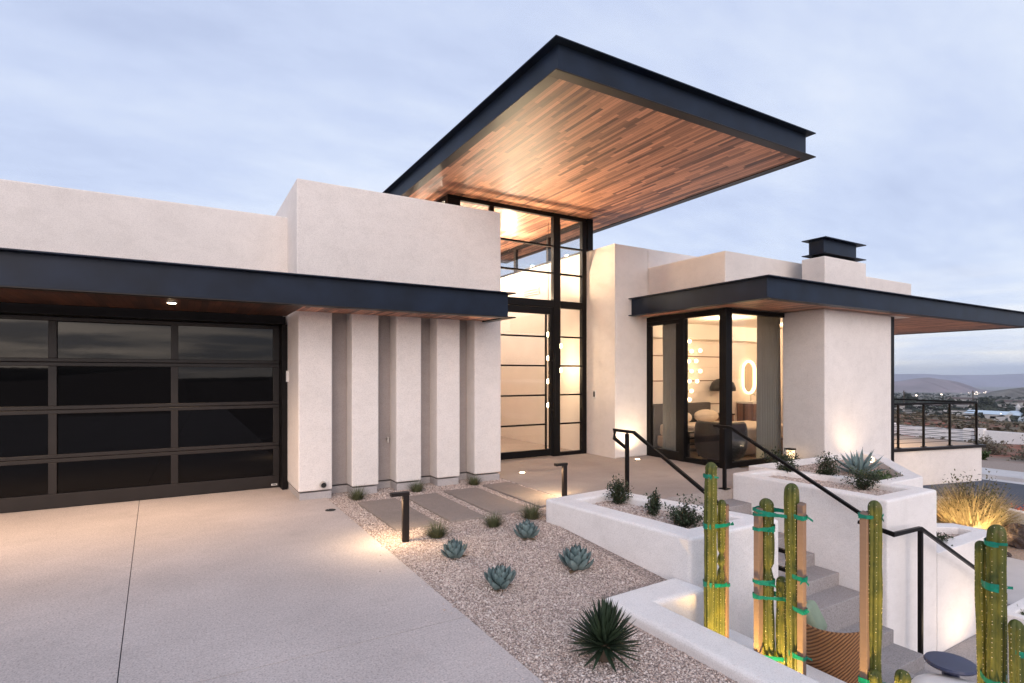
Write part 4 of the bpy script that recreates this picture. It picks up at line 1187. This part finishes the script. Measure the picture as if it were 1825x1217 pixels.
a = (3.6, 1.212); b5 = off(*a, .014, .064); c5 = off(*a, .065, .03); s5 = off(*a, .062, .045)
cactus('thick staked cactus with several stems near the right edge', (3.6, 1.2, -.82),
       [(*a, .891, .039, None), (*b5, .786, .029, None), (*c5, .542, .022, None)], [(*s5, .845, .020)],
       [(.799, (0, 9)), (.571, (0, 1, 9)), (.094, (0, 1, 2, 9))], 5)
cactus('shorter cactus at the far right, tied with green tape', (3.62, 1.1, -.82),
       [(3.60, 1.105, .437, .032, None)], [], [(.277, (0,))], 6)
for i, (x, y) in enumerate(((3.38, 2.72), (3.38, 2.36), (3.36, 1.72), (3.36, 1.16))):
    uplight(('round uplight in the soil below the first cactus from the planter', 'round uplight in the soil below the jointed cactus', 'round uplight in the soil below the cactus before the tall planter', 'round uplight in the soil below the rightmost thick cactus')[i], x, y, -.795, (3.62, y+.04, -.05), 150, 80, col=(1, .60, .17))

# ------------------------------------------------------------------ lower terrace furniture
wc = thing('lounge_chair', 'woven rattan lounge chair with rounded back behind the cacti', 'chair', (4.50, 2.52, -1.07))
wc.scale = (.73, .73, 1.13); wc.rotation_euler = (0, 0, .25)
mb = MB(); n = 26; vs = []; rows = 9
for i in range(rows):
    t = i/(rows-1)
    for j in range(n):
        a = radians(95+j*(230/(n-1)))+radians(-28)
        rr = .27+.13*t**.8; zt = .16+(.56+.04*cos(a+.5))*t
        for d_ in (0, .03): vs.append((rr*cos(a)-d_*cos(a), rr*sin(a)-d_*sin(a), zt))
fs = []
for i in range(rows-1):
    for j in range(n-1):
        A_ = (i*n+j)*2; B_ = (i*n+j+1)*2; C_ = ((i+1)*n+j+1)*2; D_ = ((i+1)*n+j)*2
        fs += [(A_, B_, C_, D_), (A_+1, D_+1, C_+1, B_+1)]
        if i == rows-2: fs.append((D_, C_, C_+1, D_+1))
mb.add(vs, fs)
m, nt, b = new_mat('woven rattan shell'); k = N(nt); co_ = k.objco()
wv = k.n('ShaderNodeTexWave', wave_type='BANDS', bands_direction='Z'); wv.inputs['Scale'].default_value = 14; wv.inputs['Distortion'].default_value = 1.2
k.link(k.mapping(co_, (1, 1, 1), (radians(35), radians(20), 0)), wv.inputs['Vector'])
k.link(k.ramp(wv.outputs['Fac'], [(.2, (.16, .07, .03)), (.6, (.42, .20, .085))]), b.inputs['Base Color'])
k.bump(wv.outputs['Fac'], .7, .01, b); b.inputs['Roughness'].default_value = .7
mb.build('back_shell', m, wc, local=True, smooth=True)
MB().lathe([(.02, .10), (.28, .12), (.30, .20), (.27, .26), (.02, .27)], (0, 0, 0), 22).build('seat', 'rattan', wc, local=True, smooth=True)
for q in range(4): MB().tube([(.2*cos(q*pi/2+.5), .2*sin(q*pi/2+.5), .12), (.24*cos(q*pi/2+.5), .24*sin(q*pi/2+.5), 0)], .016, 8).build('leg', 'rattan', wc, local=True)
cu = tag(MB().box(-.19, .19, -.055, .055, -.14, .14).build('cushion', 'sage', bevel=.05, seg=4), 'sage green cushion in the woven lounge chair', 'cushion')
cu.location = (4.55, 2.74, -.38); cu.scale = (.85, .85, .9); cu.rotation_euler = (-.5, .1, radians(20))
sdt = thing('side_table', 'small round dark blue side table on the lower terrace', 'table', (5.22, 2.03, -1.07))
MB().lathe([(.02, .44), (.165, .44), (.175, .455), (.165, .47), (.02, .47)], (0, 0, 0), 28).build('table_top', 'tableblue', sdt, local=True)
MB().lathe([(.06, .02), (.05, .2), (.06, .44)], (0, 0, 0), 16).build('pedestal', 'tableblue', sdt, local=True)
MB().lathe([(.13, 0), (.13, .02), (.06, .03)], (0, 0, 0), 20).build('base', 'tableblue', sdt, local=True)
po = thing('pouffe', 'round white upholstered pouffe beside the dark blue side table', 'pouffe', (4.92, 1.86, -1.07))
MB().lathe([(.22, 0), (.30, .03), (.315, .2), (.31, .34), (.28, .385), (.2, .40), (.02, .405)], (0, 0, 0), 30).build('body', 'whitefab', po, local=True, smooth=True)
MB().tube([(.312*cos(a*pi/15), .312*sin(a*pi/15), .34) for a in range(31)], .008, 6, cap=False).build('piping', 'pvc', po, local=True)
uplight('round uplight at the foot of the white wall below the lower planter', 8.75, 2.75, -1.83, (8.6, 3.3, -1.0), 16, 140)

# ------------------------------------------------------------------ bedroom contents
def curtain(label, p0, p1, z0, z1, folds, amp, flare=0):
    t = thing('curtain', label, 'curtain', (p0[0], p0[1], z0), 'linen curtains of the bedroom')
    n = folds*10; vs = []; P0 = Vector((*p0, 0)); P1 = Vector((*p1, 0)); d = (P1-P0); nr = Vector((-d.y, d.x, 0)).normalized()
    rows = 8
    for i in range(rows+1):
        v = i/rows
        for j in range(n+1):
            u = j/n; q = P0+d*(u*(1+flare*(1-v))-flare*.3*(1-v))+nr*(amp*sin(u*folds*2*pi+.5*sin(v*3))*(.8+.3*(1-v)))
            vs.append((q.x, q.y, z0+(z1-z0)*v))
    m_ = n+1
    o = MB().add(vs, [(i*m_+j, i*m_+j+1, (i+1)*m_+j+1, (i+1)*m_+j) for i in range(rows) for j in range(n)]).build('fabric', 'curtain', t, smooth=True)
    sl = o.modifiers.new('thick', 'SOLIDIFY'); sl.thickness = .004
    box('curtain_rail', 'black', (min(p0[0], p1[0])-.02, max(p0[0], p1[0])+.02, min(p0[1], p1[1])-.02, max(p0[1], p1[1])+.02, z1, z1+.025), t)
curtain('grey linen curtain gathered behind the left sliding pane', (8.50, 8.30), (8.50, 7.83), .03, 2.78, 7, .035)
curtain('grey linen curtain gathered at the right end of the corner window', (9.47, 6.78), (10.12, 6.78), .03, 2.80, 9, .04, .05)
bd = thing('bed', 'wide low bed with beige linen and charcoal headboard', 'bed', (10.3, 8.2, 0))
MB().box(9.20, 11.35, 7.25, 9.15, .05, .30).build('bed_base', 'bedframe', bd, .03)
MB().box(9.22, 11.33, 7.28, 9.12, .30, .56).build('mattress', 'bed', bd, .07, seg=4)
MB().box(9.18, 11.37, 7.22, 8.45, .34, .60).build('blanket', 'bed', bd, .06, seg=4)
MB().box(9.10, 11.0, 9.16, 9.28, .0, 1.0).build('headboard', 'headboard', bd, .02)
for x, l in ((9.65, 'beige pillow at the left side of the bed'), (10.55, 'beige pillow at the right side of the bed')):
    o = MB().sphere((0, 0, 0), .36, 18, 10, .42).build('pillow', 'bed', smooth=True); o.location = (x, 8.92, .70); o.scale = (1.05, .5, 1); o.rotation_euler = (.35, 0, 0)
    tag(o, l, 'pillow', 'pillows on the bed')
ch = thing('barrel_chair', 'charcoal barrel chair with rounded back standing behind the corner window', 'chair', (8.92, 7.2, .012))
mb = MB(); n = 36; vs = []; pr = [(.30, .05), (.37, .10), (.425, .25), (.435, .45), (.43, .62), (.41, .72), (.37, .765), (.33, .74), (.32, .5), (.31, .42)]
for rr, z in pr:
    for j in range(n):
        a = 2*pi*j/n; c_, s_ = cos(a), sin(a)
        q = (abs(c_)**3.2+abs(s_)**3.2)**(-1/3.2)
        drop = .26*max(0, cos(a-.65))**2 if z > .55 else 0
        vs.append((rr*q*c_*.98, rr*q*s_*.98, z-drop))
mb.add(vs, [(i*n+j, i*n+(j+1) % n, (i+1)*n+(j+1) % n, (i+1)*n+j) for i in range(len(pr)-1) for j in range(n)]+[tuple(range(n))[::-1], tuple(range((len(pr)-1)*n, len(pr)*n))])
mb.build('shell', 'chairdark', ch, local=True, smooth=True)
MB().lathe([(.02, .40), (.27, .41), (.29, .45), (.26, .49), (.02, .50)], (0, 0, 0), 24).build('seat_cushion', 'chairdark', ch, local=True, smooth=True)
MB().lathe([(.25, 0), (.25, .05)], (0, 0, 0), 24).build('swivel_base', 'black', ch, local=True)
et = thing('end_table', 'black slatted end table between the bed and the window', 'table', (8.86, 8.0, .012))
for z in (.12, .24, .36, .48): MB().box(-.16, .16, -.22, .22, z, z+.025).build('shelf', 'black', et, local=True)
for q in ((-.15, -.2), (.15, -.2), (-.15, .2), (.15, .2)): MB().box(q[0]-.015, q[0]+.015, q[1]-.015, q[1]+.015, 0, .5).build('leg', 'black', et, local=True)
nb = thing('nightstand', 'dark nightstand beside the bed under the dome lamp', 'nightstand', (11.28, 9.08, .012))
MB().box(-.22, .22, -.18, .18, .1, .68).build('cabinet_body', 'cabinet', nb, local=True); MB().box(-.24, .24, -.2, .2, .68, .71).build('top', 'black', nb, local=True)
dl = thing('dome_lamp', 'black dome table lamp on the nightstand', 'lamp', (11.25, 9.02, .725))
MB().lathe([(.10, 0), (.10, .02), (.015, .03), (.015, .62)], (0, 0, 0), 18).build('base', 'black', dl, local=True)
MB().lathe([(.30, .55), (.295, .64), (.25, .75), (.15, .83), (.02, .86)], (0, 0, 0), 28).build('lamp_shade', 'black', dl, local=True, smooth=True)
MB().sphere((0, 0, .55), .045, 10, 8).build('bulb', 'bulb2', dl, local=True)
lamp('table_lamp', 'SPOT', (11.25, 9.02, 1.26), 14, (1, .68, .34), dl, (11.25, 9.02, 0), 150, .5, .05)
va = thing('vanity', 'walnut vanity cabinet with pale top below the oval lit mirror', 'vanity', (12.6, 9.06, .012))
vb = MB().box(-.48, .48, -.22, .22, .22, .93).build('cabinet_body', 'cabinet', va, local=True)
MB().box(-.50, .50, -.24, .235, .93, .98).build('counter_top', 'inner_w', va, local=True)
for x in (-.24, .24):
    for z in (.26, .60): dr = MB().box(x-.225, x+.225, -.238, -.22, z, z+.31).build('drawer', 'cabinet', va, local=True, bevel=.004, seg=1); MB().sphere((x, -.25, z+.155), .014, 8, 6).build('knob', 'metal_pipe', dr, local=True)
MB().tube([(-.1, .1, .98), (-.1, .1, 1.14), (-.1, 0, 1.16), (-.1, -.02, 1.12)], .012, 8, 0).build('tap', 'metal_pipe', va, local=True)
om = thing('oval_mirror', 'oval mirror with a glowing light ring on the bedroom wall', 'mirror', (12.55, 9.28, 1.60))
prof = []
for j in range(41):
    a = 2*pi*j/40; prof.append((.24*cos(a), -.03, .17*(1 if sin(a) > 0 else -1)*(1 if abs(sin(a)) > 1e-6 else 0)+.24*sin(a)))
MB().tube(prof, .028, 8, cap=False).build('light_ring', 'neon', om, local=True)
MB().add([(x, -.012, z) for x, y, z in prof[:-1]], [tuple(range(40))]).build('mirror_glass', 'mirror', om, local=True)
sc_ = thing('globe_sconce', 'wall-mounted cluster of small glowing glass globes above the headboard', 'wall light', (10.45, 9.25, 1.85))
for x, z in [(10.36, 2.67), (10.29, 2.45), (10.36, 2.22), (10.66, 2.24), (10.27, 1.98), (10.52, 1.99), (10.36, 1.75), (10.66, 1.75), (10.29, 1.51), (10.55, 1.51), (10.36, 1.28), (10.29, 1.08)]:
    gb_ = MB().sphere((x, 9.19, z), .045, 12, 8).build('globe', 'bulb2', sc_)
    MB().tube([(x, 9.24, z), (x, 9.295, z)], .015, 6).build('stem', 'metal_pipe', gb_)
# foyer pendants
pn = thing('pendant_cluster', 'tall foyer pendant of glowing glass globes on thin cables behind the door', 'pendant light', (6.9, 9.95, 4.95))
for x, zl in ((6.79, (2.53, 2.02, 1.52, 1.01)), (7.11, (2.29, 1.76))):
    cb = MB().tube([(x, 9.95, 4.95), (x, 9.95, zl[-1])], .006, 5).build('cable', 'black', pn)
    for z in zl: MB().sphere((x, 9.95, z), .05, 14, 9).build('globe', 'bulb', pn)
    lamp('pendant_lamp', 'POINT', (x, 9.93, 1.8), 14, (1, .70, .40), pn, size=.05)

# ------------------------------------------------------------------ background
def wallrun(label, pts, z0, z1, w_, name='boundary_wall'):
    t = thing(name, label, 'wall', (pts[0][0], pts[0][1], z0))
    for (x0, y0), (x1, y1) in zip(pts, pts[1:]):
        d = Vector((x1-x0, y1-y0)).normalized(); n_ = Vector((-d.y, d.x))*w_/2
        MB().prism([(x0+n_.x, y0+n_.y), (x1+n_.x, y1+n_.y), (x1-n_.x, y1-n_.y), (x0-n_.x, y0-n_.y)], z0, z1).build('wall_run', 'white', t)
        MB().box(x0-.25, x0+.25, y0-.25, y0+.25, z0, z1+.12).build('pillar', 'white', t)
wallrun('long white boundary wall across the street', [(50, 17.6), (49.5, 11), (48, -20)], -3.6, -2.35, .3)
wallrun('white boundary wall continuing behind the deck railing', [(50.2, 18.4), (51, 24), (53, 32), (56, 44)], -4.2, -2.45, .3)
def bush(label, x, y, R, Hh, seed, mat, n=420, leafl=.14):
    z = float(terrain_z(np.array(x), np.array(y)))
    shrub(label, (x, y, z-.05), seed, n, R, Hh, leafl, mat, 'desert_bush', 'bush', 'desert bushes across the street', 10)
BU = [(31.6, 11.1, .32, .45, 'shrub2', 'small round green bush at the gravel edge across the street'), (33, 11.9, .7, .6, 'brush', 'low olive bush behind the small round bush'), (36, 12.2, .9, .8, 'brush', 'broad dry bush on the red soil beside the deck'),
      (34, 10.0, .9, .6, 'brush', 'low dry bush on the bright gravel edge right of the deck'), (36.5, 10.6, 1.3, 1.3, 'brush', 'large grey leafless bush at the right edge of the view'), (40, 13.8, 1.0, .8, 'brush', 'dry bush below the white wall corner'), (33.2, 9.3, 1.1, .9, 'brush', 'dry bush nearest the right border across the street')]
for i, (x, y, R, Hh, mt, l) in enumerate(BU): bush(l, x, y, R, Hh, 70+i, mt)

# uncountable brush on the red hill
r = np.random.default_rng(5); mb = MB(); rr = random.Random(3)
cnt = 0
for q in range(1050):
    X = r.uniform(64, 125) if q < 850 else r.uniform(32, 49); Y = X*r.uniform(.20, .52)
    z = float(terrain_z(np.array(X), np.array(Y))); R = r.uniform(.3, .9)*(1 if q < 850 else .4)
    for c in range(7):
        a = rr.uniform(0, 6.28); d_ = rr.uniform(0, 1)*R; p = (X+d_*cos(a), Y+d_*sin(a), z+rr.uniform(.1, .7)*R*.8); s = R*rr.uniform(.3, .5)
        mb.add([(p[0]+rr.uniform(-1, 1)*s, p[1]+rr.uniform(-1, 1)*s, p[2]+rr.uniform(-.7, .7)*s) for _ in range(5)], [(0, 1, 2), (1, 2, 3), (2, 3, 4), (0, 3, 4)])
stuff(mb.build('brush', 'brush'))
mb = MB()
for q in range(1300):
    X = float(np.exp(r.uniform(np.log(330), np.log(2600)))); Y = X*r.uniform(.20, .52)
    # trees grow in bands
    if sin(X*.012+1.5*sin(Y*.01)) < .15 and rr.random() < .8: continue
    z = float(terrain_z(np.array(X), np.array(Y))); R = r.uniform(1.5, 4)*(1+X/2500)
    for c in range(4):
        p = (X+rr.uniform(-1, 1)*R*1.5, Y+rr.uniform(-1, 1)*R*1.5, z+rr.uniform(.2, .9)*R); s = R*.7
        mb.add([(p[0]+rr.uniform(-1, 1)*s, p[1]+rr.uniform(-1, 1)*s, p[2]+rr.uniform(-.7, .7)*s) for _ in range(5)], [(0, 1, 2), (1, 2, 3), (2, 3, 4), (0, 3, 4)])
stuff(mb.build('valley_wood', 'tree'))
def far_tree(label, x, y, zb, R, Hh, seed):
    t = thing('dark_tree', label, 'tree', (x, y, zb), 'dark trees in the valley')
    MB().tube([(0, 0, -1), (0, 0, Hh*.5)], [R*.1, R*.05], 6).build('trunk', 'twig', t, local=True)
    r_ = random.Random(seed); mb = MB()
    for i in range(420):
        u = r_.random(); a = r_.uniform(0, 6.28); rad = R*(1-u)**.6*sqrt(r_.random())*(.8+.3*sin(a*3+seed)); c = Vector((rad*cos(a), rad*sin(a), Hh*(.12+.88*u)))
        s = R*.24
        mb.add([c+Vector((r_.uniform(-s, s), r_.uniform(-s, s), r_.uniform(-s, s))) for _ in range(4)], [(0, 1, 2), (1, 2, 3), (0, 2, 3)])
    mb.build('crown', 'tree', t, local=True)
def tz(x, y): return float(terrain_z(np.array(float(x)), np.array(float(y))))
far_tree('dark rounded tree above the deck railing, left', 468, 209.5, tz(468, 209)-3, 8, 12.5, 1)
far_tree('dark broad tree above the right end of the railing', 521, 180, tz(521, 180)-4, 8, 11, 2)
far_tree('dark tree at the edge of the window post', 455, 213, tz(455, 213)-3, 7, 11, 3)
far_tree('dark tree right of the pale blue roof', 384, 116, tz(384, 116), 5, 6.5, 4)
def pole(label, x, y, zt):
    t = thing('utility_pole', label, 'utility pole', (x, y, tz(x, y)), 'utility poles in the valley')
    MB().tube([(x, y, tz(x, y)), (x, y, zt)], .32, 6).build('pole_shaft', 'twig', t); MB().box(x-1.6, x+1.6, y-.2, y+.2, zt-1.6, zt-1.2).build('crossarm', 'twig', t)
pole('thin utility pole in the valley near the left dark tree', 445.3, 201.4, -9.5); pole('thin utility pole in the valley right of the lit building', 487.9, 176.2, -9.5)
def far_house(label, x, y, w_, d_, h_, wallm='housewhite', roofm='roofdark', rz=0, lit=False):
    z = tz(x, y)-.8
    t = thing('distant_house', label, 'house', (x, y, z), 'houses in the valley', rz)
    wl = MB().box(-d_/2, d_/2, -w_/2, w_/2, 0, h_+.8).build('wall', wallm, t, local=True)
    MB().add([(-d_/2-.5, -w_/2-.5, h_+.8), (d_/2+.5, -w_/2-.5, h_+.8), (d_/2+.5, w_/2+.5, h_+.8), (-d_/2-.5, w_/2+.5, h_+.8), (0, -w_/2-.5, h_+2.4), (0, w_/2+.5, h_+2.4)],
             [(0, 3, 5, 4), (1, 4, 5, 2), (0, 4, 1), (3, 2, 5), (0, 1, 2, 3)]).build('roof', roofm, t, local=True)
    for q in (-.28, .12): MB().box(-d_/2-.06, -d_/2, w_*q, w_*(q+.14), 1.9, 3.2).build('window', 'lantern' if lit else 'darkglass', wl, local=True)
far_house('long white house with pale blue roof in the valley', 372, 127.5, 17, 10, 3.4, 'housewhite', 'roofblue')
far_house('low pale house left of the lit sign building', 470, 197, 16, 9, 3.4)
far_house('small house with lit windows beyond the railing', 480, 181, 12, 8, 4.2, lit=True)
far_house('low brown roofed house far left beyond the railing', 430, 205, 18, 9, 3.2)
far_house('pale house among the far trees', 620, 232, 20, 10, 4)
far_house('pale small house right of the broad dark tree', 560, 178, 16, 9, 4)
db = thing('domed_building', 'pale blue domed building with a small white cupola', 'building', (386, 119.6, tz(386, 119.6)-1))
MB().lathe([(7, 0), (7, 2.6), (6.6, 3.8), (5.2, 5.2), (3, 6.0), (.1, 6.3)], (0, 0, 0), 24).build('dome', 'roofblue', db, local=True, smooth=True)
MB().lathe([(.9, 6), (.9, 8), (1.2, 8.1), (.5, 9.3), (.05, 10.2)], (0, 0, 0), 10).build('cupola', 'housewhite', db, local=True)
wl = thing('boundary_wall', 'long thin white wall crossing the valley beyond the brush hill', 'wall', (400, 130, tz(400, 130)))
MB().prism([(402, 160), (410, 100), (411, 100), (403, 160)], tz(402, 130)-2, tz(402, 130)+3.6).build('wall_run', 'housewhite', wl)
mb = MB(); r = np.random.default_rng(8)
for q in range(70):
    X = r.uniform(2300, 3400); Y = X*r.normal(.33, .018); z = tz(X, Y)+r.uniform(2, 14); mb.octa((X, Y, z), r.uniform(.5, 1.6)*X/2500)
for X, Y, s in ((1100, 478, 1.4), (1500, 600, 1.4), (1520, 610, .9), (900, 310, .8), (484, 178, .55), (1300, 520, .8), (375, 128, .2), (368, 121, .2)):
    mb.octa((X, Y, tz(X, Y)+4), s)
stuff(mb.build('town_lights', 'town'))

# ------------------------------------------------------------------ air
m = bpy.data.materials.new('haze'); m.use_nodes = True; nt = m.node_tree; nt.nodes.clear(); k = N(nt)
o_ = k.n('ShaderNodeOutputMaterial'); v_ = k.n('ShaderNodeVolumePrincipled')
v_.inputs['Color'].default_value = (.82, .89, 1, 1); v_.inputs['Density'].default_value = 1.0e-4; v_.inputs['Anisotropy'].default_value = .2
k.link(v_.outputs[0], o_.inputs['Volume'])
MAT['haze'] = m
stuff(box('haze', 'haze', (-9200, 15200, -9200, 9200, -260, 160)))
